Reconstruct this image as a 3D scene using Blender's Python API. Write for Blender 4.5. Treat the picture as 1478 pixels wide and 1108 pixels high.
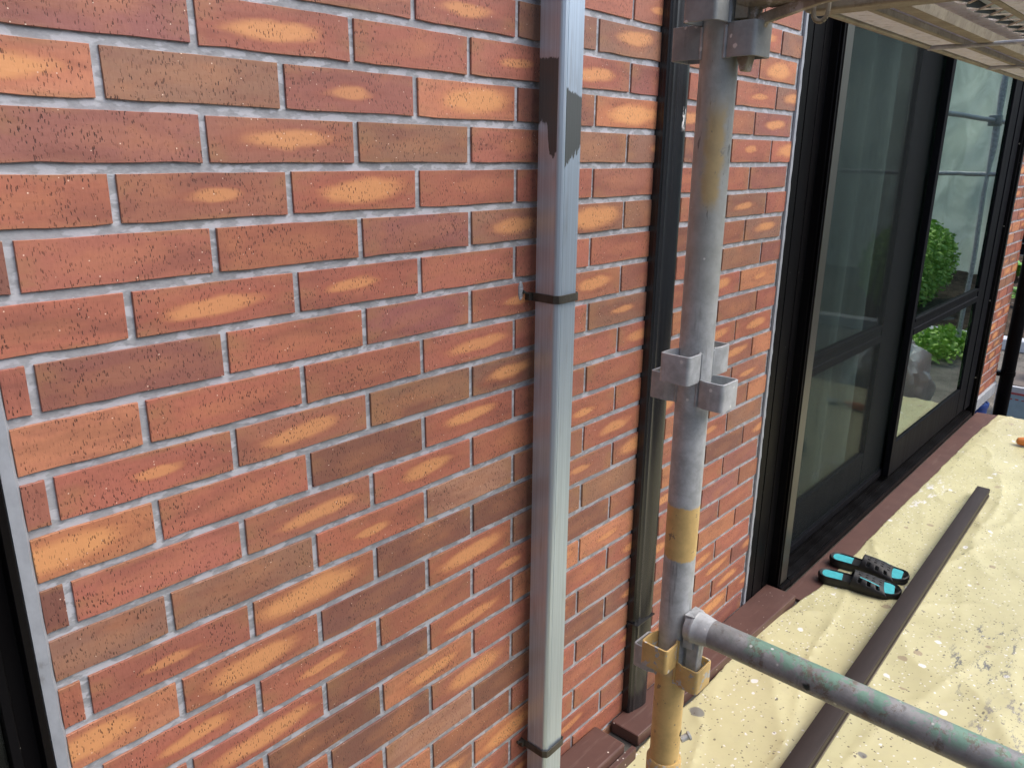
import bpy, bmesh, math, random
from mathutils import Vector, Matrix, noise
random.seed(7)
for o in list(bpy.data.objects): bpy.data.objects.remove(o)
sc = bpy.context.scene
COL = sc.collection
R_ = math.radians

# ------------------------------------------------------------------ camera
cd = bpy.data.cameras.new('camera'); cam = bpy.data.objects.new('camera', cd); COL.objects.link(cam)
rx = Vector((0.67348083, -0.73914818, 0.00914045))
ry = Vector((0.20447499, 0.19816332, 0.95860382))
rz = Vector((-0.71036156, -0.6437323, 0.28459651))
ry = (ry - rx * ry.dot(rx)).normalized(); rz = rx.cross(ry)
m = Matrix((rx, ry, rz)).transposed().to_4x4(); m.translation = Vector((-0.37602838, -0.97735837, -0.18500213))
cam.matrix_world = m
cd.sensor_width = 36; cd.lens = 1112.5 / 1478 * 36; cd.clip_start = 0.02; cd.clip_end = 600
sc.camera = cam
# ------------------------------------------------------------------ light
SUN_EL, SUN_AZ = R_(52), R_(148)          # azimuth clockwise from +Y
w = bpy.data.worlds.new("World"); sc.world = w; w.use_nodes = True
nt = w.node_tree; nt.nodes.clear()
sky = nt.nodes.new('ShaderNodeTexSky'); sky.sky_type = 'NISHITA'; sky.sun_disc = False
sky.sun_elevation = SUN_EL; sky.sun_rotation = SUN_AZ; sky.air_density = 1.0; sky.dust_density = 3.5; sky.ozone_density = 1.0
bg = nt.nodes.new('ShaderNodeBackground'); bg.inputs[1].default_value = 0.13
wo = nt.nodes.new('ShaderNodeOutputWorld')
nt.links.new(sky.outputs[0], bg.inputs[0]); nt.links.new(bg.outputs[0], wo.inputs[0])
sl = bpy.data.lights.new('sun', 'SUN'); sl.energy = 1.1; sl.angle = R_(60); sl.color = (1, .95, .88)
so = bpy.data.objects.new('sun', sl); COL.objects.link(so)
sd = Vector((math.sin(SUN_AZ) * math.cos(SUN_EL), math.cos(SUN_AZ) * math.cos(SUN_EL), math.sin(SUN_EL)))
so.rotation_euler = sd.to_track_quat('Z', 'Y').to_euler(); so.location = (2, -3, 6)
vs = sc.view_settings; vs.view_transform = 'Standard'; vs.look = 'None'; vs.gamma = 1; vs.use_curve_mapping = False
vs.exposure = 1.0

# ------------------------------------------------------------------ helpers
def newmat(name):
    m = bpy.data.materials.new(name); m.use_nodes = True
    n = m.node_tree; n.nodes.clear()
    return m, n
class N:
    """small node builder"""
    def __init__(s, name):
        s.m, s.t = newmat(name)
        s.out = s.t.nodes.new('ShaderNodeOutputMaterial')
    def n(s, typ, **kw):
        x = s.t.nodes.new(typ)
        for k, v in kw.items():
            if k.startswith('i_'):
                key = k[2:]; key = int(key) if key.isdigit() else key.replace('_', ' ')
                s.put(x.inputs[key], v)
            else: setattr(x, k, v)
        return x
    def put(s, sock, v):
        if isinstance(v, bpy.types.NodeSocket): s.t.links.new(v, sock)
        else: sock.default_value = v
    def math(s, op, a, b=0.0, c=0.0, clamp=False):
        x = s.t.nodes.new('ShaderNodeMath'); x.operation = op; x.use_clamp = clamp
        for i, v in enumerate((a, b, c)): s.put(x.inputs[i], v)
        return x.outputs[0]
    def ramp(s, v, lo, hi):   # smooth 0..1
        x = s.t.nodes.new('ShaderNodeMapRange'); x.interpolation_type = 'SMOOTHSTEP'; x.clamp = True
        s.put(x.inputs[0], v); x.inputs[1].default_value = lo; x.inputs[2].default_value = hi
        x.inputs[3].default_value = 0; x.inputs[4].default_value = 1
        if lo > hi:
            x.inputs[1].default_value = hi; x.inputs[2].default_value = lo; x.inputs[3].default_value = 1; x.inputs[4].default_value = 0
        return x.outputs[0]
    def mix(s, f, a, b):
        x = s.t.nodes.new('ShaderNodeMix'); x.data_type = 'RGBA'; x.clamp_factor = True
        s.put(x.inputs[0], f)
        for i, v in ((6, a), (7, b)):
            if isinstance(v, tuple) and len(v) == 3: v = (*v, 1)
            s.put(x.inputs[i], v)
        return x.outputs[2]
    def pos(s): return s.n('ShaderNodeNewGeometry').outputs['Position']
    def map(s, vec, scale=(1, 1, 1), loc=(0, 0, 0), rot=(0, 0, 0)):
        x = s.n('ShaderNodeMapping'); s.put(x.inputs[0], vec)
        x.inputs['Scale'].default_value = scale; x.inputs['Location'].default_value = loc; x.inputs['Rotation'].default_value = rot
        return x.outputs[0]
    def noise(s, vec, scale=5, detail=3, rough=.5, dist=0):
        x = s.n('ShaderNodeTexNoise'); s.put(x.inputs['Vector'], vec)
        x.inputs['Scale'].default_value = scale; x.inputs['Detail'].default_value = detail
        x.inputs['Roughness'].default_value = rough; x.inputs['Distortion'].default_value = dist
        return x.outputs[0]
    def vor(s, vec, scale=5, rnd=1, feature='F1'):
        x = s.n('ShaderNodeTexVoronoi', feature=feature); s.put(x.inputs['Vector'], vec)
        x.inputs['Scale'].default_value = scale; x.inputs['Randomness'].default_value = rnd
        return x
    def bump(s, h, strength=.5, dist=.001, normal=None):
        x = s.n('ShaderNodeBump'); s.put(x.inputs['Height'], h)
        x.inputs['Strength'].default_value = strength; x.inputs['Distance'].default_value = dist
        if normal is not None: s.put(x.inputs['Normal'], normal)
        return x.outputs[0]
    def bsdf(s, color, rough=.6, metal=0, spec=.5, normal=None, **kw):
        x = s.n('ShaderNodeBsdfPrincipled')
        if isinstance(color, tuple) and len(color) == 3: color = (*color, 1)
        s.put(x.inputs['Base Color'], color); s.put(x.inputs['Roughness'], rough); s.put(x.inputs['Metallic'], metal)
        s.put(x.inputs['Specular IOR Level'], spec)
        if normal is not None: s.put(x.inputs['Normal'], normal)
        s.t.links.new(x.outputs[0], s.out.inputs[0])
        return x

def sepxyz(b, v):
    x = b.n('ShaderNodeSeparateXYZ'); b.put(x.inputs[0], v); return x.outputs

class MB:
    def __init__(s): s.v = []; s.f = []
    def add(s, vs, fs):
        b = len(s.v); s.v += [tuple(v) for v in vs]; s.f += [tuple(i + b for i in f) for f in fs]
    def box(s, x0, x1, y0, y1, z0, z1):
        s.add([(x0, y0, z0), (x1, y0, z0), (x1, y1, z0), (x0, y1, z0), (x0, y0, z1), (x1, y0, z1), (x1, y1, z1), (x0, y1, z1)],
              [(0, 3, 2, 1), (4, 5, 6, 7), (0, 1, 5, 4), (1, 2, 6, 5), (2, 3, 7, 6), (3, 0, 4, 7)])
    def prism(s, poly, a, b, axis='z', cap=True):
        n = len(poly)
        def P(p, h):
            return {'z': (p[0], p[1], h), 'x': (h, p[0], p[1]), 'y': (p[0], h, p[1])}[axis]
        vs = [P(p, a) for p in poly] + [P(p, b) for p in poly]
        fs = [(i, (i + 1) % n, n + (i + 1) % n, n + i) for i in range(n)]
        if cap: fs += [tuple(range(n))[::-1], tuple(range(n, 2 * n))]
        s.add(vs, fs)
    def tube(s, a, b, r, r2=None, seg=20, cap=True, inner=None):
        a = Vector(a); b = Vector(b); d = (b - a).normalized(); r2 = r if r2 is None else r2
        u = d.orthogonal().normalized(); w_ = d.cross(u)
        ring = lambda c, q: [c + (u * math.cos(t) + w_ * math.sin(t)) * q for t in [2 * math.pi * i / seg for i in range(seg)]]
        vs = ring(a, r) + ring(b, r2)
        fs = [(i, (i + 1) % seg, seg + (i + 1) % seg, seg + i) for i in range(seg)]
        if inner:
            vs += ring(a, inner) + ring(b, inner)
            fs += [(2 * seg + (i + 1) % seg, 2 * seg + i, 3 * seg + i, 3 * seg + (i + 1) % seg) for i in range(seg)]
            fs += [(i, 2 * seg + i, 2 * seg + (i + 1) % seg, (i + 1) % seg) for i in range(seg)]
            fs += [(seg + i, seg + (i + 1) % seg, 3 * seg + (i + 1) % seg, 3 * seg + i) for i in range(seg)]
        elif cap: fs += [tuple(range(seg))[::-1], tuple(range(seg, 2 * seg))]
        s.add(vs, fs)
    def revolve(s, prof, base, d, seg=24):
        """prof: list of (t along d, radius)"""
        base = Vector(base); d = Vector(d).normalized(); u = d.orthogonal().normalized(); w_ = d.cross(u)
        n = len(prof); vs = []
        for t, r in prof:
            vs += [base + d * t + (u * math.cos(a) + w_ * math.sin(a)) * r for a in [2 * math.pi * i / seg for i in range(seg)]]
        fs = []
        for j in range(n - 1):
            for i in range(seg):
                fs.append((j * seg + i, j * seg + (i + 1) % seg, (j + 1) * seg + (i + 1) % seg, (j + 1) * seg + i))
        fs += [tuple(range(seg))[::-1], tuple(range((n - 1) * seg, n * seg))]
        s.add(vs, fs)
    def grid(s, fn, nu, nv):
        vs = [fn(i / nu, j / nv) for j in range(nv + 1) for i in range(nu + 1)]
        s.add(vs, [(j * (nu + 1) + i, j * (nu + 1) + i + 1, (j + 1) * (nu + 1) + i + 1, (j + 1) * (nu + 1) + i) for j in range(nv) for i in range(nu)])

def link(name, me, mat, parent=None, loc=None):
    o = bpy.data.objects.new(name, me); COL.objects.link(o)
    if mat and not me.materials: me.materials.append(mat)
    if loc is not None: o.location = loc
    if parent is not None:
        o.parent = parent
        o.matrix_parent_inverse = Matrix.Translation(-PLOC.get(parent.name, Vector()))
    PLOC[o.name] = Vector(loc) if loc is not None else Vector()
    if parent is not None: PLOC[o.name] = Vector(o.location)
    return o
PLOC = {}
def obj(name, mb, mat, parent=None, smooth=False, bevel=0, recalc=True, seg=2):
    me = bpy.data.meshes.new(name); me.from_pydata(mb.v, [], mb.f)
    bm = bmesh.new(); bm.from_mesh(me)
    if recalc: bmesh.ops.recalc_face_normals(bm, faces=bm.faces)
    bm.to_mesh(me); bm.free()
    if smooth:
        for p in me.polygons: p.use_smooth = True
        try: me.set_sharp_from_angle(angle=R_(35))
        except Exception: pass
    o = link(name, me, mat, parent)
    if bevel:
        b = o.modifiers.new('bevel', 'BEVEL'); b.width = bevel; b.segments = seg; b.limit_method = 'ANGLE'; b.angle_limit = R_(35)
        b.harden_normals = False
        for p in me.polygons: p.use_smooth = True
        try: me.set_sharp_from_angle(angle=R_(35))
        except Exception: pass
    return o
def thing(name, label, cat, loc=(0, 0, 0), group=None):
    o = bpy.data.objects.new(name, None); COL.objects.link(o); o.location = loc; o.empty_display_size = .05
    PLOC[o.name] = Vector(loc); o['label'] = label; o['category'] = cat
    if group: o['group'] = group
    return o
def tag(o, label, cat, group=None):
    o['label'] = label; o['category'] = cat
    if group: o['group'] = group
    return o
def struct(o): o['kind'] = 'structure'; return o
def stuff(o): o['kind'] = 'stuff'; return o

# ------------------------------------------------------------------ materials
def mat_brick():
    b = N('brick'); P = b.pos()
    oi = b.n('ShaderNodeObjectInfo'); tc = b.n('ShaderNodeTexCoord').outputs['Object']
    def at(nm): return b.n('ShaderNodeAttribute', attribute_type='OBJECT', attribute_name=nm).outputs['Fac']
    x, y, z = sepxyz(b, tc)
    # streaks run with the clay, along x
    n1 = b.noise(b.map(P, (5, 5, 22)), 1, 4, .6)
    n2 = b.noise(b.map(P, (9, 9, 16), loc=(3, 1, 7)), 1, 4, .55)
    col = b.mix(b.math('MULTIPLY', b.ramp(n1, .42, .75), .8), oi.outputs['Color'], (0.22, .082, .062))
    col2 = b.mix(b.math('MULTIPLY', b.ramp(n2, .5, .75), .45), col, (.50, .21, .10))
    fine = b.noise(b.map(P, (260, 260, 90)), 1, 2, .6)
    col2 = b.mix(b.math('MULTIPLY', b.ramp(fine, .35, .7), .16), col2, (.16, .05, .04))
    # olive-tan rim where the kiln gas reached the tile edges
    rim = b.math('MAXIMUM', b.ramp(b.math('ABSOLUTE', x), .065, .113), b.ramp(b.math('ABSOLUTE', z), .019, .030))
    rim = b.math('MULTIPLY', rim, b.ramp(b.noise(b.map(P, (9, 9, 24), loc=(11, 3, 5)), 1, 4, .6), .42, .66))
    col2 = b.mix(b.math('MULTIPLY', rim, .60), col2, (.335, .175, .085))
    # flash mark (kiln flash) ellipse
    warp = b.noise(b.map(P, (14, 14, 30)), 1, 3, .5)
    dx = b.math('DIVIDE', b.math('ADD', b.math('SUBTRACT', x, at('flash_x')), b.math('MULTIPLY', b.math('SUBTRACT', warp, .5), .05)), at('flash_w'))
    dz = b.math('DIVIDE', b.math('SUBTRACT', b.math('ADD', b.math('SUBTRACT', z, at('flash_z')), b.math('MULTIPLY', b.math('SUBTRACT', warp, .5), .014)), b.math('MULTIPLY', x, .05)), at('flash_h'))
    d = b.math('SQRT', b.math('ADD', b.math('MULTIPLY', dx, dx), b.math('MULTIPLY', dz, dz)))
    st = b.math('MULTIPLY', b.math('ADD', b.noise(b.map(P, (12, 12, 150), loc=(1, 6, 2)), 1, 4, .65), b.noise(b.map(P, (30, 30, 60), loc=(7, 6, 2)), 1, 3, .6)), .5)
    d = b.math('ADD', d, b.math('MULTIPLY', b.math('SUBTRACT', st, .5), .70))
    fl = b.math('MULTIPLY', b.ramp(d, 1.35, .60), at('flash'))
    halo = b.math('MULTIPLY', b.math('MULTIPLY', b.ramp(d, 2.0, .95), at('flash')), .30)
    col3 = b.mix(halo, col2, (.36, .085, .045))
    col3 = b.mix(b.math('MULTIPLY', fl, .90), col3, (.70, .338, .140))
    # tan / purple rim of brown tone along ends
    # pits: short vertical drag marks
    vp = b.n('ShaderNodeVectorMath', operation='ADD'); nn = b.n('ShaderNodeTexNoise'); b.put(nn.inputs['Vector'], P); nn.inputs['Scale'].default_value = 300; s9 = b.n('ShaderNodeVectorMath', operation='SCALE'); b.put(s9.inputs[0], nn.outputs['Color']); s9.inputs['Scale'].default_value = .0022; b.put(vp.inputs[0], P); b.put(vp.inputs[1], s9.outputs[0]); PW = vp.outputs[0]
    v = b.vor(b.map(PW, (520, 520, 135)), 1)
    sel = sepxyz(b, v.outputs['Color'])
    pit = b.math('MULTIPLY', b.ramp(v.outputs['Distance'], .42, .24), b.math('GREATER_THAN', sel[0], .50))
    dens = b.ramp(b.noise(b.map(P, (22, 22, 22), loc=(8, 2, 1)), 1, 2), .38, .62)
    pit = b.math('MULTIPLY', pit, b.math('ADD', b.math('MULTIPLY', dens, .75), .25))
    v3 = b.vor(b.map(PW, (190, 190, 62), loc=(5, 5, 5)), 1); s3 = sepxyz(b, v3.outputs['Color'])
    pit2 = b.math('MULTIPLY', b.ramp(v3.outputs['Distance'], .24, .10), b.math('GREATER_THAN', s3[1], .90))
    pit = b.math('MAXIMUM', pit, pit2)
    col4 = b.mix(b.math('MULTIPLY', pit, .95), col3, (.055, .022, .018))
    v2 = b.vor(b.map(P, (210, 210, 210)), 1); s2 = sepxyz(b, v2.outputs['Color'])
    wh = b.math('MULTIPLY', b.ramp(v2.outputs['Distance'], .20, .12), b.math('GREATER_THAN', s2[0], .965))
    col5 = b.mix(wh, col4, (.80, .62, .50))
    h = b.math('ADD', b.math('MULTIPLY', pit, -1.0), b.math('MULTIPLY', fine, .30))
    h = b.math('ADD', h, b.math('MULTIPLY', b.noise(b.map(P, (30, 30, 110)), 1, 3), .6))
    b.bsdf(col5, b.math('ADD', .42, b.math('MULTIPLY', fine, .2)), spec=.5, normal=b.bump(h, .55, .0012))
    return b.m
def mat_mortar():
    b = N('mortar'); P = b.pos()
    n = b.noise(b.map(P, (90, 90, 160)), 1, 3, .6); n2 = b.noise(b.map(P, (26, 26, 60), loc=(4, 4, 4)), 1, 3, .6)
    big = b.noise(b.map(P, (3, 3, 3)), 1, 2)
    c = b.mix(b.ramp(n, .3, .7), (.255, .27, .295), (.34, .36, .395))
    c = b.mix(b.math('MULTIPLY', b.ramp(n2, .50, .56), .80), c, (.50, .525, .585))
    c = b.mix(b.math('MULTIPLY', b.ramp(big, .4, .7), .35), c, (.385, .405, .45))
    b.bsdf(c, .62, spec=.35, normal=b.bump(b.math('ADD', n, n2), .35, .0018))
    return b.m
def simple(name, col, rough=.5, metal=0, spec=.5, var=.25, scale=8, stretch=(1, 1, 1), bump=.15, bdist=.001, col2=None):
    b = N(name); P = b.pos(); n = b.noise(b.map(P, stretch), scale, 4, .6); f = b.noise(P, scale * 14, 2, .6)
    c2 = col2 or tuple(c * (1 - var) for c in col)
    c = b.mix(b.ramp(n, .3, .7), col, c2)
    b.bsdf(c, b.math('ADD', rough - .06, b.math('MULTIPLY', n, .14)), metal, spec, normal=b.bump(f, bump, bdist) if bump else None)
    return b.m
def mat_black():
    b = N('black_aluminium'); P = b.pos()
    n = b.noise(b.map(P, (9, 9, 1.2)), 1, 3, .5); v = b.vor(P, 70); s = sepxyz(b, v.outputs['Color'])
    dust = b.math('MULTIPLY', b.ramp(v.outputs['Distance'], .09, .05), b.math('GREATER_THAN', s[0], .93))
    c = b.mix(b.ramp(n, .3, .7), (.0040, .0036, .0040), (.008, .008, .009)); c = b.mix(dust, c, (.25, .24, .21))
    b.bsdf(c, b.math('ADD', .30, b.math('MULTIPLY', n, .15)), 0, .04)
    return b.m
def mat_post():
    b = N('post_aluminium'); P = b.pos(); x, y, z = sepxyz(b, P)
    n = b.noise(b.map(P, (110, 110, 1.0)), 1, 3, .5)
    c = b.mix(b.ramp(n, .3, .7), (.007, .007, .008), (.018, .019, .022))
    sc1 = b.noise(b.map(P, (240, 240, 55)), 1, 4, .7)
    zone = b.math('MULTIPLY', b.ramp(b.math('ABSOLUTE', b.math('ADD', z, .105)), .030, .012), b.ramp(b.math('ABSOLUTE', b.math('SUBTRACT', x, 1.232)), .009, .003))
    c = b.mix(b.math('MULTIPLY', zone, b.ramp(sc1, .50, .55)), c, (.75, .75, .75))
    b.bsdf(c, b.math('ADD', .17, b.math('MULTIPLY', n, .12)), 0, .5)
    return b.m
def mat_pipe():
    b = N('grey_pipe_paint'); P = b.pos(); x, y, z = sepxyz(b, P)
    n = b.noise(b.map(P, (300, 300, 2.2)), 1, 4, .6); n2 = b.noise(b.map(P, (40, 40, 5)), 1, 4, .6)
    c = b.mix(b.ramp(n, .35, .65), (.52, .62, .73), (.44, .53, .63))
    c = b.mix(b.math('MULTIPLY', b.ramp(n2, .56, .75), .35), c, (.20, .19, .19))
    # brushed dark primer
    edge = b.noise(b.map(P, (110, 110, 14)), 1, 5, .8)
    e = b.math('MULTIPLY', b.math('SUBTRACT', edge, .5), .05)
    top_side = b.ramp(b.math('ADD', z, b.math('MULTIPLY', e, .5)), -.020, -.023)
    slope = b.math('MULTIPLY', b.math('ADD', y, .040), -1.4)       # lower end reaches further down near the front
    lo_side = b.ramp(b.math('ADD', b.math('ADD', z, e), b.math('MULTIPLY', b.ramp(b.math('MULTIPLY', y, -1), .036, .046), .055)), -.131, -.128)
    side = b.math('MULTIPLY', b.math('MULTIPLY', top_side, lo_side), b.math('GREATER_THAN', y, -.0615))
    top_f = b.ramp(b.math('ADD', b.math('ADD', z, b.math('MULTIPLY', e, .6)), b.math('MULTIPLY', b.math('SUBTRACT', x, .785), .25)), -.076, -.079)
    lo_f = b.ramp(b.math('ADD', b.math('ADD', z, b.math('MULTIPLY', e, 1.3)), b.math('MULTIPLY', b.math('SUBTRACT', .785, x), .9)), -.190, -.187)
    fr = b.math('MULTIPLY', b.math('MULTIPLY', top_f, lo_f), b.math('GREATER_THAN', x, .7625))
    k = b.math('MAXIMUM', side, fr)
    c = b.mix(b.math('MULTIPLY', k, .96), c, (.052, .058, .056))
    b.bsdf(c, b.math('ADD', .28, b.math('MULTIPLY', n, .18)), b.math('MULTIPLY', b.math('SUBTRACT', 1, k), .70), .6, normal=b.bump(n, .12, .0005))
    return b.m
def galv(b, P):
    n = b.noise(P, 40, 5, .65); v = b.vor(P, 130); n3 = b.noise(b.map(P, (60, 60, 6)), 1, 4, .6)
    s = sepxyz(b, v.outputs['Color'])
    c = b.mix(b.ramp(n, .32, .68), (.33, .35, .36), (.52, .545, .565))
    c = b.mix(b.math('MULTIPLY', s[0], .20), c, (.46, .48, .49))
    c = b.mix(b.math('MULTIPLY', b.ramp(n3, .58, .72), .6), c, (.075, .072, .068))
    c = b.mix(b.math('MULTIPLY', b.ramp(n3, .36, .28), .5), c, (.5, .52, .52))
    return c, n, n3
def mat_pole():
    b = N('galvanised_pole'); P = b.pos(); x, y, z = sepxyz(b, P); c, n, n3 = galv(b, P)
    e = b.math('MULTIPLY', b.math('SUBTRACT', b.noise(b.map(P, (70, 70, 30)), 1, 3, .7), .5), .018)
    ze = b.math('ADD', z, e)
    band = b.math('MULTIPLY', b.ramp(ze, -.685, -.689), b.ramp(ze, -.776, -.772))
    low = b.ramp(ze, -.955, -.985)
    up = b.math('MULTIPLY', b.math('MULTIPLY', b.ramp(ze, -.10, -.15), b.ramp(ze, -.262, -.235)), b.ramp(b.math('ADD', b.noise(b.map(P, (40, 40, 7), loc=(2, 2, 2)), 1, 3), 0), .28, .42))
    ss = b.math('ADD', b.math('MULTIPLY', b.math('SUBTRACT', x, .592), .67), b.math('MULTIPLY', b.math('ADD', y, .454), -.74))
    ss = b.math('ADD', ss, b.math('MULTIPLY', b.math('SUBTRACT', n, .5), .02))
    up = b.math('MULTIPLY', b.math('MULTIPLY', up, b.ramp(b.math('ABSOLUTE', b.math('ADD', ss, .003)), .017, .006)), .95)
    yk = b.math('MAXIMUM', b.math('MAXIMUM', band, low), up)
    yc = b.mix(b.ramp(n, .35, .7), (.66, .46, .185), (.54, .375, .15))
    yc = b.mix(b.math('MULTIPLY', b.ramp(b.noise(P, 70, 3, .7), .63, .68), .8), yc, (.20, .16, .11))
    upc = b.mix(.30, yc, (.28, .27, .21))
    yc2 = b.mix(b.ramp(z, -.5, -.3), yc, upc)
    wear = b.ramp(b.noise(P, 26, 5, .75), .70, .74)
    c = b.mix(b.math('MULTIPLY', b.ramp(z, -.50, -.30), .50), c, (.36, .36, .30))
    streak = b.math('MULTIPLY', b.ramp(b.noise(b.map(P, (90, 90, 14), loc=(6, 1, 2)), 1, 4, .75), .60, .66), b.ramp(z, -.36, -.26))
    c = b.mix(b.math('MULTIPLY', streak, .8), c, (.05, .048, .045))
    col = b.mix(b.math('MULTIPLY', yk, b.math('SUBTRACT', 1, b.math('MULTIPLY', wear, .7))), c, yc2)
    dirt = b.math('MULTIPLY', b.ramp(z, -.35, .0), b.ramp(b.noise(b.map(P, (45, 45, 12)), 1, 4, .7), .45, .75))
    col = b.mix(b.math('MULTIPLY', dirt, .45), col, (.17, .16, .13))
    v = b.vor(P, 60); s = sepxyz(b, v.outputs['Color'])
    spot = b.math('MULTIPLY', b.ramp(v.outputs['Distance'], .16, .09), b.math('GREATER_THAN', s[2], .93))
    col = b.mix(spot, col, (.72, .72, .68))
    metal = b.math('MULTIPLY', b.math('SUBTRACT', 1, yk), .12)
    b.bsdf(col, b.math('ADD', .36, b.math('MULTIPLY', n, .25)), metal, .5, normal=b.bump(b.math('ADD', n, b.math('MULTIPLY', n3, .5)), .35, .0012))
    return b.m
def mat_socket(yellow=0, dark=0):
    b = N('socket_steel'); P = b.pos(); c, n, n3 = galv(b, P)
    if dark: c = b.mix(.5, c, (.17, .19, .18))
    if yellow:
        yc = b.mix(b.ramp(n, .35, .7), (.66, .46, .185), (.52, .36, .145))
        wear = b.ramp(b.noise(P, 45, 4, .75), .56, .60)
        c = b.mix(b.math('SUBTRACT', 1, wear), c, yc)
    v = b.vor(P, 75); s = sepxyz(b, v.outputs['Color'])
    spot = b.math('MULTIPLY', b.ramp(b.math('ADD', v.outputs['Distance'], b.math('MULTIPLY', b.noise(P, 260, 2), .25)), .38, .28), b.math('GREATER_THAN', s[2], .80))
    c = b.mix(b.math('MULTIPLY', spot, .9), c, (.74, .74, .72))
    b.bsdf(c, .45, .15 if not yellow else .05, .5, normal=b.bump(n, .35, .0012))
    return b.m
def mat_rail():
    b = N('painted_rail'); P = b.pos(); c, n, n3 = galv(b, P); x, y, z = sepxyz(b, P)
    c = b.mix(.5, c, (.12, .115, .11))
    g = b.noise(P, 24, 5, .75, .4)
    topm = b.ramp(z, -.885, -.869)
    gk = b.math('MULTIPLY', b.math('MULTIPLY', b.ramp(g, .475, .515), topm), b.ramp(y, -.545, -.60))
    gk2 = b.math('MULTIPLY', b.ramp(b.noise(P, 18, 4, .7), .60, .64), b.ramp(y, -.56, -.60))
    c = b.mix(b.math('MULTIPLY', b.math('MAXIMUM', gk, gk2), .85), c, (.17, .33, .25))
    rust = b.ramp(b.noise(P, 34, 6, .85), .54, .62)
    c = b.mix(b.math('MULTIPLY', rust, .7), c, (.17, .125, .09))
    v = b.vor(P, 26); s = sepxyz(b, v.outputs['Color'])
    dd = b.math('MULTIPLY', b.ramp(b.math('ADD', v.outputs['Distance'], b.math('MULTIPLY', b.noise(P, 120, 2), .2)), .32, .22), b.math('GREATER_THAN', s[2], .88))
    c = b.mix(dd, c, (.02, .035, .035))
    v = b.vor(P, 70); s = sepxyz(b, v.outputs['Color'])
    spot = b.math('MULTIPLY', b.ramp(v.outputs['Distance'], .20, .10), b.math('GREATER_THAN', s[1], .88))
    c = b.mix(b.math('MULTIPLY', spot, .9), c, (.65, .66, .64))
    b.bsdf(c, b.math('ADD', .38, b.math('MULTIPLY', n, .25)), .25, .5, normal=b.bump(b.math('ADD', n, g), .5, .0015))
    return b.m
def mat_old(name, col, col2, pale=.0):
    b = N(name); P = b.pos(); n = b.noise(P, 22, 5, .7); n2 = b.noise(P, 70, 4, .7)
    c = b.mix(b.ramp(n, .3, .7), col, col2)
    c = b.mix(b.math('MULTIPLY', b.ramp(n2, .5, .68), .35), c, (.12, .095, .07))
    if pale: c = b.mix(b.math('MULTIPLY', b.ramp(b.noise(P, 48, 5, .75), .52, .62), pale), c, (.74, .70, .70))
    b.bsdf(c, .6, .15, .4, normal=b.bump(b.math('ADD', n, n2), .6, .002))
    return b.m
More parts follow.
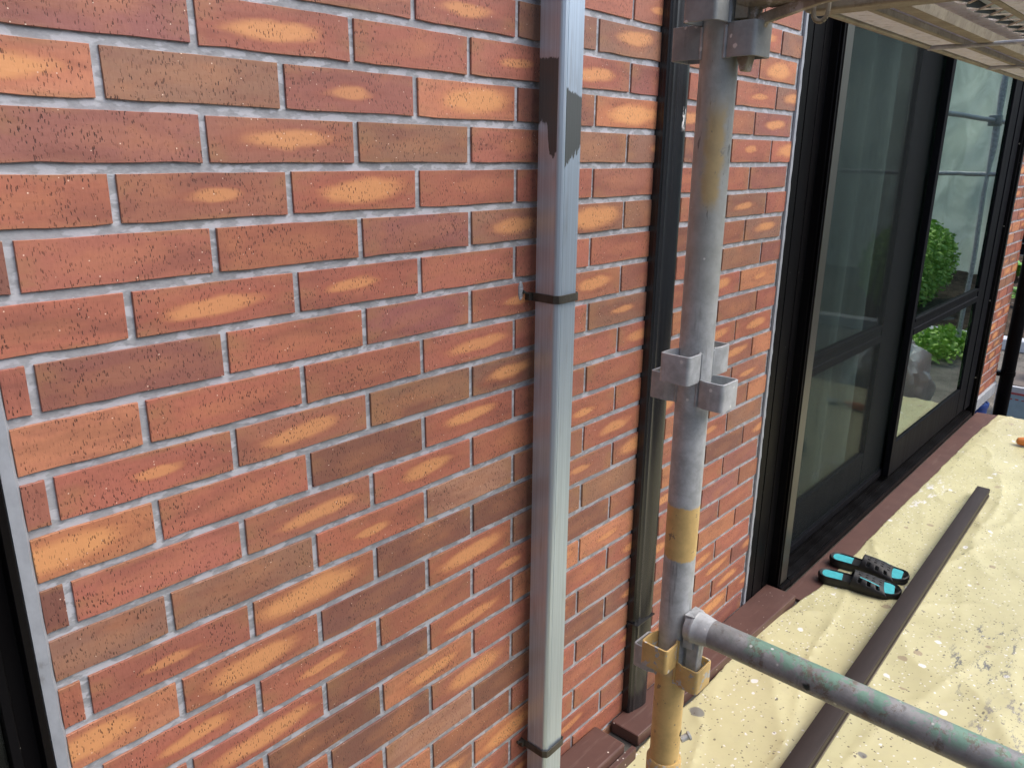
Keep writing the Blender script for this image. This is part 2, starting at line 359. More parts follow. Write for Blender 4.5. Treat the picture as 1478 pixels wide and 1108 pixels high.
def mat_sheet():
    b = N('yellow_sheet'); P = b.pos(); x, y, z = sepxyz(b, P)
    n = b.noise(b.map(P, (1, 1, 0)), 5, 5, .6); n2 = b.noise(b.map(P, (1, 1, 0)), 30, 4, .7)
    c = b.mix(b.ramp(n, .3, .72), (.58, .55, .325), (.515, .485, .28))
    c = b.mix(b.math('MULTIPLY', b.ramp(n2, .48, .75), .30), c, (.46, .42, .29))
    wr = b.noise(b.map(P, (1, 1, 0)), 60, 2)
    F = b.map(P, (1, 1, 0))
    wp = b.n('ShaderNodeVectorMath', operation='ADD'); nn = b.n('ShaderNodeTexNoise'); b.put(nn.inputs['Vector'], F); nn.inputs['Scale'].default_value = 45
    sc_ = b.n('ShaderNodeVectorMath', operation='SCALE'); b.put(sc_.inputs[0], nn.outputs['Color']); sc_.inputs['Scale'].default_value = .014
    b.put(wp.inputs[0], F); b.put(wp.inputs[1], sc_.outputs[0]); W = wp.outputs[0]
    def spots(c, scale, thr, rmax, color, ch, off, amount=.95, stretch=(1, 1, 1)):
        v = b.vor(b.map(W, stretch, loc=off), scale); s = sepxyz(b, v.outputs['Color'])
        rad = b.math('MULTIPLY', b.math('ADD', s[(ch + 1) % 3], .25), rmax)
        k = b.math('MULTIPLY', b.ramp(b.math('SUBTRACT', v.outputs['Distance'], rad), .015, -.02), b.math('GREATER_THAN', s[ch], thr))
        return b.mix(b.math('MULTIPLY', k, amount), c, color)
    c = spots(c, 17, .80, .20, (.78, .78, .76), 0, (1, 2, 0))
    c = spots(c, 40, .78, .22, (.80, .80, .78), 1, (4, 2, 0))
    c = spots(c, 90, .86, .30, (.74, .73, .68), 1, (7, 2, 0))
    c = spots(c, 14, .86, .20, (.30, .22, .16), 2, (2, 6, 0), .7)
    c = spots(c, 6, .72, .17, (.12, .125, .15), 0, (3.3, 1.4, 0), .8)
    c = spots(c, 26, .86, .20, (.13, .12, .10), 0, (5, 6, 0), .85, (1.0, 2.2, 1))
    c = spots(c, 60, .76, .28, (.16, .14, .11), 2, (9, 6, 0), .85)
    c = spots(c, 33, .80, .24, (.20, .18, .16), 1, (11, 3, 0), .8, (1.6, 1, 1))
    c = spots(c, 11, .84, .16, (.80, .80, .80), 2, (2.5, 9, 0), .9, (1, 1.7, 1))
    c = spots(c, 120, .74, .32, (.12, .10, .08), 0, (3, 8, 0), .8)
    c = spots(c, 7, .88, .20, (.36, .25, .21), 1, (1.3, 6.4, 0), .55)
    # grey boot smudge right of the bar and a grey/white cluster far off
    def blob(cx, cy, rx_, ry_):
        dx = b.math('DIVIDE', b.math('SUBTRACT', x, cx), rx_); dy = b.math('DIVIDE', b.math('SUBTRACT', y, cy), ry_)
        return b.ramp(b.math('SQRT', b.math('ADD', b.math('MULTIPLY', dx, dx), b.math('MULTIPLY', dy, dy))), 1.0, .55)
    sm = b.ramp(b.noise(b.map(P, (11, 30, 0), rot=(0, 0, .5)), 1, 6, .80), .55, .59)
    c = b.mix(b.math('MULTIPLY', b.math('MULTIPLY', sm, blob(2.20, -.68, .34, .11)), .9), c, (.13, .135, .15))
    sm2 = b.ramp(b.noise(b.map(P, (13, 30, 0)), 1, 5, .8), .54, .59)
    c = b.mix(b.math('MULTIPLY', b.math('MULTIPLY', sm2, blob(3.35, -.20, .45, .06)), .85), c, (.74, .73, .74))
    c = b.mix(b.math('MULTIPLY', b.math('MULTIPLY', sm2, blob(1.75, -.80, .34, .10)), .8), c, (.20, .19, .20))
    h = b.math('ADD', b.math('MULTIPLY', n2, .5), wr)
    b.bsdf(c, .46, 0, .4, normal=b.bump(h, .12, .0015))
    return b.m
def mat_board():
    b = N('brown_coated_metal'); P = b.pos(); n = b.noise(P, 12, 4, .6); n2 = b.noise(b.map(P, (2, 20, 20)), 3, 4, .6)
    c = b.mix(b.ramp(n, .3, .7), (.115, .058, .048), (.095, .047, .040))
    c = b.mix(b.math('MULTIPLY', b.ramp(n2, .55, .7), .35), c, (.20, .14, .12))
    v = b.vor(P, 90); s = sepxyz(b, v.outputs['Color'])
    k = b.math('MULTIPLY', b.ramp(v.outputs['Distance'], .26, .12), b.math('GREATER_THAN', s[2], .955))
    c = b.mix(k, c, (.8, .74, .68))
    b.bsdf(c, b.math('ADD', .42, b.math('MULTIPLY', n, .2)), 0, .45, normal=b.bump(n, .1, .001))
    return b.m
def mat_glass(name='window_glass', tint=(.45, .62, .56), ior=3.6):
    b = N(name); bf = b.n('ShaderNodeNewGeometry').outputs['Backfacing']; fr = b.n('ShaderNodeFresnel'); b.put(fr.inputs[0], b.math('ADD', ior, b.math('MULTIPLY', bf, 1 / ior - ior)))
    g = b.n('ShaderNodeBsdfGlossy'); g.inputs['Roughness'].default_value = .006; g.inputs['Color'].default_value = (.93, 1, .97, 1)
    wv = b.noise(b.map(b.pos(), (1, 1, 1)), 1.5, 2); nb = b.bump(wv, .06, .02); b.put(g.inputs['Normal'], nb)
    t = b.n('ShaderNodeBsdfTransparent'); t.inputs[0].default_value = (*tint, 1)
    m_ = b.n('ShaderNodeMixShader'); b.put(m_.inputs[0], fr.outputs[0]); b.put(m_.inputs[1], t.outputs[0]); b.put(m_.inputs[2], g.outputs[0])
    b.t.links.new(m_.outputs[0], b.out.inputs[0]); return b.m
def mat_screen():
    b = N('insect_screen'); tc = b.pos()
    d = b.n('ShaderNodeBsdfPrincipled'); d.inputs['Base Color'].default_value = (.022, .028, .030, 1); d.inputs['Roughness'].default_value = .7; d.inputs['Specular IOR Level'].default_value = .1
    t = b.n('ShaderNodeBsdfTransparent'); m_ = b.n('ShaderNodeMixShader')
    n = b.noise(b.map(tc, (500, 1, 500)), 1, 1)
    b.put(m_.inputs[0], b.math('ADD', .30, b.math('MULTIPLY', b.math('SUBTRACT', n, .5), .15))); b.put(m_.inputs[1], t.outputs[0]); b.put(m_.inputs[2], d.outputs[0])
    b.t.links.new(m_.outputs[0], b.out.inputs[0]); return b.m
def mat_obscure():
    b = N('patterned_glass'); P = b.pos(); n = b.noise(P, 130, 3, .6, .5); n2 = b.noise(P, 9, 2)
    c = b.mix(b.ramp(n2, .4, .65), (.006, .007, .006), (.018, .022, .018))
    b.bsdf(c, .12, 0, .6, normal=b.bump(n, .55, .0015)); return b.m
def mat_leaf(name, a, c2):
    b = N(name); oi = b.n('ShaderNodeNewGeometry').outputs['Random Per Island']
    c = b.mix(oi, a, c2); x = b.bsdf(c, .5, 0, .4); return b.m
def mat_seal():
    b = N('grey_sealant'); P = b.pos(); n = b.noise(b.map(P, (40, 40, 25)), 1, 4, .6)
    c = b.mix(b.ramp(n, .3, .7), (.33, .36, .41), (.27, .295, .335)); c = b.mix(b.math('MULTIPLY', b.ramp(n, .62, .7), .5), c, (.16, .16, .17))
    b.bsdf(c, .5, 0, .5, normal=b.bump(n, .4, .0015)); return b.m

M = dict(brick=mat_brick(), mortar=mat_mortar(), black=mat_black(), post=mat_post(), pipe=mat_pipe(), pole=mat_pole(),
         sock=mat_socket(), sockd=mat_socket(dark=1), socky=mat_socket(yellow=1), rail=mat_rail(),
         olive=mat_old('weathered_olive_steel', (.38, .34, .26), (.27, .235, .18)),
         arm=mat_old('dirty_steel', (.42, .36, .27), (.24, .20, .14), .45),
         pale=mat_old('paint_spattered_steel', (.82, .82, .92), (.70, .70, .80), .5),
         sheet=mat_sheet(), board=mat_board(), glass=mat_glass(), screen=mat_screen(), obscure=mat_obscure(), seal=mat_seal(),
         bar=simple('brown_bar_coating', (.032, .022, .019), .45, 0, .2, .2, 6, (1, 8, 8), .1),
         barside=simple('brown_bar_side', (.115, .09, .078), .35, 0, .6, .2, 6, (1, 8, 8), .1),
         stile=simple('bronze_aluminium', (.060, .058, .050), .35, .4, .5, .2, 9, (1, 1, .1), .05),
         dark=simple('dark_sash', (.0085, .009, .012), .55, 0, .03, .3, 7, (8, 8, .4), .05),
         plainglass=mat_glass('screened_glass', (.90, .95, .94), 1.09),
         bracket=simple('bracket_steel', (.075, .07, .06), .5, .4, .5, .4, 60),
         rubber=simple('black_rubber', (.018, .018, .020), .48, 0, .4, .3, 60, bump=.35),
         aqua=simple('turquoise_foam', (.06, .44, .50), .55, 0, .4, .15, 60, bump=.3),
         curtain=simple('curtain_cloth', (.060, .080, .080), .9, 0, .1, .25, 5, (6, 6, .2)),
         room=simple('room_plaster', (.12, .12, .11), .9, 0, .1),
         conc=simple('concrete', (.33, .33, .34), .8, 0, .3, .3, 9, bump=.6, bdist=.003),
         paleconc=simple('base_render', (.36, .385, .42), .7, 0, .3, .2, 9),
         ground=simple('gravel_ground', (.24, .22, .19), .9, 0, .2, .4, 4, bump=1, bdist=.02),
         soil=simple('soil', (.19, .14, .10), .95, 0, .2, .5, 12, bump=1, bdist=.03),
         wall2=simple('grey_render', (.72, .75, .70), .8, 0, .3, .25, 1.2, bump=.5, bdist=.004),
         clad=simple('shade_wall_grey', (.12, .12, .125), .6),
         white=simple('white_card', (.68, .70, .74), .5, 0, .4, .12, 9), red=simple('red_print', (.55, .12, .12), .5),
         bluecard=simple('pale_blue_card', (.40, .56, .66), .5, 0, .4, .15, 10), blue=simple('blue_plastic', (.02, .06, .28), .4),
         brownflap=simple('brown_card', (.17, .135, .11), .7), orange=simple('orange_plastic', (.68, .22, .05), .45, 0, .5, .15, 30),
         bag=simple('grey_plastic_bag', (.74, .79, .80), .35, 0, .5, .25, 6),
         leaf=mat_leaf('hedge_leaf', (.20, .40, .06, 1), (.40, .62, .13, 1)), leaf2=mat_leaf('bright_leaf', (.16, .36, .06, 1), (.26, .50, .10, 1)),
         twig=simple('twig', (.10, .07, .045), .8), screwm=simple('screw_steel', (.5, .49, .46), .3, .8))

# ------------------------------------------------------------------ ground and setting
DZ = -1.70
g = MB(); g.box(-150, 150, -150, 150, -2.6, -2.10); struct(obj('ground', g, M['ground']))
g = MB(); g.box(-3.0, 4.965, -1.75, 0.002, -2.2, -1.705); t_ = struct(obj('terrace', g, M['room'], bevel=.004))  # dark colour stands in for the shade in the gap between the boards
g = MB(); g.grid(lambda u, v: (9.2 + 9 * u, -3 + 7.5 * v, -2.06 + .10 * noise.noise((u * 22, v * 22, 0)) + .05 * noise.noise((u * 70, v * 70, 3))), 90, 80)
struct(obj('soil', g, M['soil'], recalc=False))

# ------------------------------------------------------------------ brick walls
PL, CH = .236, .2968 * .236
BH = .822 * CH; BL = PL - .0104
WX0, WX1 = -.149, 1.899
def brick_mesh(L, H, seed, depth=.012):
    rnd = random.Random(seed); j = lambda a: rnd.uniform(-a, a)
    ns = 6; out = []
    for i in range(ns + 1): out.append((-L / 2 + L * i / ns + (j(.0006) if 0 < i < ns else j(.0004)), -H / 2 + j(.0010)))
    for i in range(ns + 1): out.append((L / 2 - L * i / ns + (j(.0006) if 0 < i < ns else j(.0004)), H / 2 + j(.0005)))
    n = len(out); bev = .0005
    cx = [(p[0] * (1 - bev * 2 / L), p[1] * (1 - bev * 2 / H)) for p in out]
    vs = [(p[0], 0 + j(.0003), p[1]) for p in cx] + [(p[0], bev, p[1]) for p in out] + [(p[0], depth, p[1]) for p in out]
    fs = []
    for i in range(ns): fs.append((i, i + 1, n - 2 - i, n - 1 - i))
    for i in range(n):
        k = (i + 1) % n
        fs.append((n + i, n + k, k, i)); fs.append((2 * n + i, 2 * n + k, n + k, n + i))
    return vs, fs
BM = {}
def get_brick(L, var):
    key = (round(L, 3), var)
    if key not in BM:
        vs, fs = brick_mesh(L, BH, hash(key) % 9999 if False else int(L * 1000) * 17 + var)
        me = bpy.data.meshes.new('brick'); me.from_pydata(vs, [], fs); me.materials.append(M['brick']); BM[key] = me
    return BM[key]
C_ = dict(r=(.395, .140, .095), o=(.50, .210, .115), b=(.285, .150, .100), d=(.205, .092, .070), p=(.300, .118, .100), t=(.43, .235, .155), k=(.340, .138, .092))
FL = {'.': (.12, .06, .014), 's': (.8, .042, .0085), 'm': (.88, .062, .0125), 'l': (1, .080, .0190)}
# rows transcribed: joint position -> (tone, flash)
SPEC = {-1: {0: 'k.', 1: 'k.', 2: 'rm', 3: 'b.'}, 0: {-.5: 'p.', .5: 'rm', 1.5: 'r.', 2.5: 'rs'}, 1: {-1: 'om', 0: 'b.', 1: 'ps', 2: 'ol', 3: 'd.'},
        2: {-.5: 'p.', .5: 'km', 1.5: 'b.', 2.5: 'r.'}, 3: {-1: 'r.', 0: 'ks', 1: 'rl', 2: 'r.', 3: 'r.'}, 4: {-.5: 'r.', .5: 'r.', 1.5: 'p.', 2.5: 'bm'},
        5: {-1: 'r.', 0: 'rm', 1: 'rs', 2: 'r.', 3: 'r.'}, 6: {-.5: 'p.', .5: 'r.', 1.5: 'p.', 2.5: 'rs'}, 7: {-1: 'o.', 0: 'r.', 1: 'r.', 2: 'rm', 3: 'r.'},
        8: {-.5: 'rs', .5: 'km', 1.5: 'b.', 2.5: 'bm'}, 9: {-1: 'ol', 0: 'r.', 1: 'd.', 2: 'rm', 3: 'rs'}, 10: {-1.5: 'd.', -.5: 'r.', .5: 'km', 1.5: 'rm', 2.5: 'r.'},
        11: {-1: 'b.', 0: 'b.', 1: 'rs', 2: 't.', 3: 'ks'}, 12: {-1.5: 'r.', -.5: 'rs', .5: 'kl', 1.5: 'd.', 2.5: 'd.'}, 13: {-1: 'ol', 0: 'kl', 1: 'd.', 2: 'rl', 3: 'b.'},
        14: {-.5: 'rm', .5: 'rs', 1.5: 'r.', 2.5: 'rs'}, 15: {-1: 'r.', 0: 'rl', 1: 'd.', 2: 'rm', 3: 'om'}, 16: {.5: 'd.', 1.5: 'om', 2.5: 'r.'},
        17: {1: 'd.', 2: 'kl', 3: 'km'}, 18: {1.5: 't.', 2.5: 'd.'}, 12.5: {}}
def tone(row, kk, rnd):
    s = SPEC.get(row, {}).get(kk)
    if s is None:
        s = rnd.choices('robdpk', (42, 7, 10, 7, 14, 20))[0] + rnd.choices('.sml', (48, 16, 22, 14))[0]
    return s
def place_brick(parent, x0, x1, row, kk, rnd, zoff=0):
    L = x1 - x0
    me = get_brick(L, rnd.randrange(6) if abs(L - BL) < .002 else 0)
    zt = -row * CH
    o = bpy.data.objects.new('brick', me); COL.objects.link(o)
    o.location = ((x0 + x1) / 2, rnd.uniform(-.0006, .0006), zt - .0003 - BH / 2 + rnd.uniform(-.0004, .0004))
    o.rotation_euler = (rnd.uniform(-.006, .006), rnd.uniform(-.0025, .0025), rnd.uniform(-.003, .003))
    o.parent = parent; o.matrix_parent_inverse = Matrix.Translation(-PLOC[parent.name])
    s = tone(row, kk, rnd); c = C_[s[0]]; f = rnd.uniform(.90, 1.12)
    o.color = (c[0] * f * rnd.uniform(.96, 1.04), c[1] * f, c[2] * f * rnd.uniform(.92, 1.08), 1)
    fa, fw, fh = FL[s[1]]
    cxf = (kk * PL + PL / 2) - (x0 + x1) / 2          # flash centred on the uncut tile
    o['flash'] = float(fa * rnd.uniform(.8, 1)); o['flash_x'] = cxf + rnd.uniform(-.015, .022); o['flash_z'] = rnd.uniform(-.005, .006)
    o['flash_w'] = fw * rnd.uniform(.85, 1.15); o['flash_h'] = fh * rnd.uniform(.85, 1.1)
def brick_rows(parent, xa, xb, r0, r1, rnd):
    for row in range(r0, r1 + 1):
        off = 0 if row % 2 else .5
        k = math.floor(xa / PL - off) + off
        while k * PL < xb:
            x0 = max(k * PL + .0052, xa); x1 = min((k + 1) * PL - .0052, xb)
            if x1 - x0 > .018: place_brick(parent, x0, x1, row, k, rnd)
            k += 1
def brick_stuff(parent, rects, rnd):
    mb = MB()
    for xa, xb, r0, r1 in rects:
        for row in range(r0, r1 + 1):
            off = 0 if row % 2 else .5; k = math.floor(xa / PL - off) + off
            while k * PL < xb:
                x0 = max(k * PL + .0052, xa); x1 = min((k + 1) * PL - .0052, xb)
                if x1 - x0 > .018: mb.box(x0, x1, 0, .012, -row * CH - BH, -row * CH)
                k += 1
    o = obj('brick_course', mb, M['brick'], parent); o.color = (*C_['r'], 1)
    for a, v in (('flash', 0.), ('flash_x', 0.), ('flash_z', 0.), ('flash_w', .05), ('flash_h', .01)): o[a] = v
    return stuff(o)
rnd = random.Random(11)
wall = thing('brick_wall', 'long orange-red brick tile wall with grey mortar, filling the left half behind the pipes', 'wall', (.9, .06, -1.74))
g = MB()
def mort(x0, x1, z0, z1, nx, nz): g.grid(lambda u, v: (x0 + (x1 - x0) * u, .0040, z0 + (z1 - z0) * v), nx, nz)
mort(WX0 - .006, WX1 + .004, -1.78, .35, 2, 2); mort(-1.6, 1.903, .4405, 1.4, 2, 2); mort(-1.6, -1.0, -1.78, .4385, 2, 2); mort(-.99, WX0 - .008, -1.78, -1.451, 2, 2)
mort(WX0 - .006, WX1 + .004, .352, .4385, 1, 1); mort(1.905, 4.89, .4405, 1.4, 1, 1)
obj('mortar', g, M['mortar'], wall, recalc=False)
g = MB(); g.box(-1.6, -1.0, .0082, .20, -2.1, 1.4); g.box(-.99, WX0 - .01, .0082, .20, -2.1, -1.46); g.box(WX0 - .008, 1.915, .0082, .20, -2.1, .44); g.box(-.998, 4.89, .0082, .2, .4425, 1.4)
obj('wall_core', g, M['conc'], wall)
brick_rows(wall, WX0, WX1, -4, 24, rnd)
brick_stuff(wall, [(-1.6, 4.88, -19, -7), (-1.6, -1.0, -6, 24), (-.99, WX0 - .02, 21, 24), (WX0, WX1, -6, -5)], rnd)
# sealant beads follow the courses
g = MB()
for i in range(110):
    pass
def bead(x0, x1, z0, z1, proud, amp, seedv):
    n = int((z1 - z0) / .0117); prof = []
    vs, fs = [], []
    for i in range(n + 1):
        z = z0 + (z1 - z0) * i / n; ph = ((-z) / CH) % 1
        b_ = amp * math.exp(-((ph - .03) / .07) ** 2) + amp * .6 * math.exp(-((ph - .9) / .10) ** 2) + .0008 * noise.noise((seedv, z * 30, 0))
        a = Vector((x0, .002, z)); c = Vector((x1 + b_, .002, z)); m1 = Vector((x0 + .001, -proud, z)); m2 = Vector((x1 + b_ - .004, -proud - b_ * .5, z))
        vs += [a, m1, m2, c]
    for i in range(n):
        for k in range(3): fs.append((4 * i + k, 4 * i + k + 1, 4 * i + 4 + k + 1, 4 * i + 4 + k))
    g.add(vs, fs)
bead(-.1675, -.1495, -1.45, .44, .004, .0022, 1)
obj('sealant_strip', g, M['seal'], wall, smooth=True)
g = MB(); bead(1.8995, 1.9185, -1.70, .44, .004, .0015, 5); obj('sealant_strip', g, M['seal'], wall, smooth=True)

rnd = random.Random(23)
wall2 = thing('brick_wall', 'short far stretch of brick tile wall between the patio window and the corner downpipe', 'wall', (5.3, .06, -1.67))
brick_rows(wall2, 4.93, 5.735, -3, 23, rnd)
g = MB(); g.grid(lambda u, v: (4.90 + .84 * u, .0040, -1.672 + (1.672 + .44) * v), 1, 1); obj('mortar', g, M['mortar'], wall2, recalc=False)
g = MB(); g.box(4.90, 5.737, .0082, 3.0, -1.672, 1.4); obj('wall_core', g, M['conc'], wall2)
g = MB(); g.prism([(-.012, -1.755), (.30, -1.755), (.30, -1.674), (.0, -1.674), (-.012, -1.682)], 4.90, 5.745, 'x'); obj('base_trim', g, M['paleconc'], wall2, bevel=.002)
g = MB(); g.box(4.97, 5.42, .03, .3, -2.1, -1.757); obj('foundation', g, M['white'], wall2)

# ------------------------------------------------------------------ grey downpipe
dp = thing('downpipe', 'square blue-grey downpipe with a dark primer patch near its top, nearest the camera', 'downpipe', (.78, -.04, -1.64))
prof = [(.748, -.018)]
for i in range(5):
    y = -.022 - i * .0078; prof += [(.748, y), (.74775, y - .001), (.748, y - .002)]
prof += [(.748, -.0615), (.7488, -.0640), (.7505, -.0662), (.7545, -.0695), (.7585, -.0708), (.7608, -.0705), (.7618, -.0682), (.7632, -.0682), (.764, -.0692)]
for i in range(6):
    x = .767 + i * .0072; prof += [(x, -.0692), (x + .001, -.06926), (x + .002, -.0692)]
prof += [(.8075, -.0692), (.8105, -.0668), (.8105, -.018)]
g = MB(); g.prism(prof, -1.634, .9); obj('pipe', g, M['pipe'], dp)
def strap(z, t):
    def off(d): return [(.748 - d, 0.004), (.748 - d, -.0645), (.7535 - d * .6, -.0712 - d * .7), (.760, -.0718 - d), (.8095, -.0705 - d), (.8118 + d, -.068 - d * .6), (.8118 + d, .004)]
    a = off(.0006); c = off(.0032)
    g = MB(); g.prism(a + c[::-1], z - t / 2, z + t / 2)
    s = obj('bracket', g, M['bracket'], dp, bevel=.0005)
    g = MB(); g.box(.737, .7455, -.012, .004, z - .007, z + .007); g.tube((.728, -.006, z + .010), (.7445, -.009, z + .004), .0022, seg=10)
    g.tube((.7265, -.0055, z + .0108), (.7285, -.006, z + .010), .004, seg=12)
    obj('screw', g, M['bracket'], s, bevel=.0008)
    return s
strap(-.4475, .0160); strap(-1.493, .0175)
# mortar patch where the old fixing was
g = MB(); g.revolve([(0, .0125), (.002, .011), (.003, .006)], (.724, -.0002, -.435), (0, -1, 0), 14)
for i, v in enumerate(g.v): g.v[i] = (.724 + (v[0] - .724) * .55 , v[1], -.435 + (v[2] + .435) * 1.5)
o = obj('plugged_hole', g, M['mortar'], wall, smooth=True)

# ------------------------------------------------------------------ black post
g = MB()
pp = [(1.1705, .0035), (1.1705, -.018), (1.173, -.0205), (1.1745, -.0225), (1.1765, -.0230), (1.1780, -.0222), (1.184, -.0235), (1.1855, -.0250), (1.188, -.0256), (1.1895, -.0250), (1.198, -.0268), (1.2045, -.0290), (1.212, -.0306), (1.222, -.0320), (1.232, -.0328), (1.240, -.0325), (1.2455, -.0305), (1.2485, -.0260), (1.2495, .0035)]
g.prism(pp, -1.664, .9)
bp_ = thing('metal_post', 'black grooved aluminium post with white scratches, between downpipe and scaffold pole', 'post', (1.22, -.015, -1.664))
obj('profile', g, M['post'], bp_, smooth=True)
g = MB(); g.box(1.167, 1.2525, -.0365, -.0005, -1.3805, -1.3790)
obj('joint_collar', g, M['post'], bp_)

# ------------------------------------------------------------------ left window (edge of it)
lw = thing('window', 'black framed window with dark patterned glass at the far left edge', 'window', (-.58, .02, -1.45))
g = MB(); g.prism([(-.1690, .10), (-.1690, -.010), (-.1790, -.0145), (-.1805, .004), (-.1985, .006), (-.2005, -.006), (-.2115, -.006), (-.2120, .10)], -1.45, .435); g.box(-.99, -.2122, -.0145, .10, -1.45, -1.40); g.box(-.99, -.2122, -.0145, .10, .39, .435); g.box(-.99, -.93, -.014, .10, -1.399, .389)
obj('frame', g, M['black'], lw, bevel=.001)
g = MB(); g.box(-.929, -.2125, .012, .018, -1.398, .388); obj('pane', g, M['obscure'], lw)
g = MB(); g.box(-1.0, -.17, .102, .11, -1.46, .44); obj('backing', g, M['dark'], lw)

# ------------------------------------------------------------------ patio window
pw = thing('patio_window', 'tall black sliding patio window with insect screen and reflecting glass, right side', 'window', (3.4, 0, -1.70))
FY = -.062
ZB, ZT = -1.694, .435
g = MB()   # frame: jambs, head
g.prism([(1.921, .09), (1.921, -.003), (1.960, -.003), (1.962, .001), (1.966, .001), (1.968, -.003), (2.040, -.003), (2.042, .001), (2.046, .001), (2.048, -.003), (2.093, -.003), (2.093, -.028), (2.095, -.030), (2.095, -.034), (2.093, -.036), (2.093, -.0405), (2.170, -.0405), (2.170, .09)], ZB, ZT)
g.box(2.094, 2.1705, -.056, -.0407, -1.694, -1.668)
g.prism([(4.895, .09), (4.895, FY), (4.858, FY), (4.856, FY + .012), (4.845, FY + .014), (4.843, FY + .05), (4.837, FY + .052), (4.837, .09)], ZB, ZT)
g.box(2.172, 4.834, -.055, .09, .375, ZT)
obj('frame', g, M['black'], pw, bevel=.001)
g = MB()   # sill with tracks
g.prism([(.09, -1.694), (.09, -1.650), (.030, -1.650), (.030, -1.655), (.012, -1.655), (.012, -1.645), (.009, -1.645), (.009, -1.657), (-.018, -1.657), (-.018, -1.648), (-.021, -1.648), (-.021, -1.660), (-.046, -1.662), (-.046, -1.667), (-.056, -1.668), (-.057, -1.694)], 2.172, 4.834, 'x')
obj('sill_track', g, M['black'], pw)
SB = -1.630
def sash(x0, x1, y0, y1, stl, str_, gm='glass'):
    s = None
    g = MB(); g.box(x0, x0 + stl, y0, y1, SB, .372); g.box(x1 - str_, x1, y0, y1, SB, .372)
    g.box(x0 + stl + .0005, x1 - str_ - .0005, y0 + .001, y1 - .001, SB, -1.465); g.box(x0 + stl + .0005, x1 - str_ - .0005, y0 + .001, y1 - .001, .30, .371)
    s = obj('sash', g, M['dark'], pw, bevel=.0025)
    g = MB(); a, b_ = x0 + stl + .0008, x1 - str_ - .0008
    g.prism([(y0 - .002, -.950), (y1, -.950), (y1, -.875), (y0 - .002, -.875), (y0 - .002, -.888), (y0 + .004, -.892), (y0 + .004, -.918), (y0 - .002, -.922)], a, b_, 'x')
    obj('middle_rail', g, M['dark'], s, bevel=.001)
    ym = (y0 + y1) / 2
    for z0, z1 in ((-1.4655, -.9495), (-.8755, .3005)):
        g = MB(); g.box(a, b_, ym - .003, ym + .003, z0, z1); obj('pane', g, M[gm], s)
    return s
sash(3.325, 4.700, -.030, -.002, .042, .155)       # outer sash on the right, glass reflects
sash(2.175, 3.475, .030, .058, .06, .36, 'plainglass')            # inner sash on the left, behind the screen
g = MB(); g.box(4.7005, 4.836, -.035, .0, SB, .372); obj('stile', g, M['dark'], pw, bevel=.002)
g = MB(); g.box(2.108, 2.163, -.0435, -.0412, -1.664, .372); obj('cover_strip', g, M['stile'], pw, bevel=.0006)
g = MB(); g.box(2.196, 2.232, .0, .020, SB, .372); g.box(3.40, 3.44, .0, .020, SB, .372)
sd_ = obj('screen_frame', g, M['dark'], pw, bevel=.003)
g = MB(); g.box(2.2322, 3.3998, .001, .019, SB, -1.60); g.box(2.2322, 3.3998, .001, .019, .33, .371); obj('screen_rail', g, M['dark'], sd_, bevel=.002)
g = MB(); g.add([(2.2325, .010, -1.5995), (3.3995, .010, -1.5995), (3.3995, .010, .3295), (2.2325, .010, .3295)], [(0, 1, 2, 3)]); obj('screen_mesh', g, M['screen'], sd_)
for z in (-.1, -.55, -.98, -1.45):
    for yy in (-.028,):
        g = MB(); g.tube((4.8372, yy - .012, z), (4.834, yy - .012, z), .0042, seg=10); obj('screw', g, M['screwm'], pw)
g = MB(); g.prism([(-.11, .437), (.0, .437), (.0, .86), (-.09, .86), (-.11, .84)], 1.921, 4.895, 'x'); obj('shutter_box', g, M['white'], pw, bevel=.004)
# curtain and room behind
g = MB(); g.grid(lambda u, v: (2.08 + 2.7 * u, .100 + .026 * math.sin(u * 2.7 * 26 + 1.6 * math.sin(u * 9)) + .008 * noise.noise((u * 30, v * 2, 0)), -1.60 + 1.97 * v), 300, 6)
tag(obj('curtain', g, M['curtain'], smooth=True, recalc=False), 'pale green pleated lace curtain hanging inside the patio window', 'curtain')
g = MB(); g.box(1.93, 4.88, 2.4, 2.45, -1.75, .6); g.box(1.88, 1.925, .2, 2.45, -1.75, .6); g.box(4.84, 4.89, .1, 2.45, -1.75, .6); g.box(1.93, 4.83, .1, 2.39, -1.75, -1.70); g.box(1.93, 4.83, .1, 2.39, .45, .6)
struct(obj('room_interior', g, M['room']))

# ------------------------------------------------------------------ boards at the wall foot
bB = thing('edge_board', 'dark brown coated ledge board, the higher one behind the grey downpipe foot', 'board', (.4, -.05, -1.665), 'brown ledge boards along the wall foot')
g = MB(); g.box(-.6, 1.042, -.098, -.0015, -1.665, -1.634); obj('board_top', g, M['board'], bB, bevel=.005)
g = MB(); g.box(-.6, 1.072, -.114, -.100, -1.703, -1.657); obj('front_lip', g, M['board'], bB, bevel=.002)
bA = thing('edge_board', 'dark brown coated ledge board lying along the wall behind the scaffold pole', 'board', (1.6, -.05, -1.70), 'brown ledge boards along the wall foot')
g = MB()
vs = [(1.116, -.003), (2.082, -.004), (2.080, -.115), (1.118, -.090)]
g.prism(vs, -1.700, -1.665); obj('board_top', g, M['board'], bA, bevel=.003)
g = MB(); g.prism([(2.105, -.061), (4.95, -.061), (4.97, -.175), (4.3, -.165), (2.11, -.15)], -1.7035, -1.6935)
tag(obj('sill_flashing', g, M['board'], bevel=.001), 'flat reddish-brown strip running along under the patio window', 'flashing')

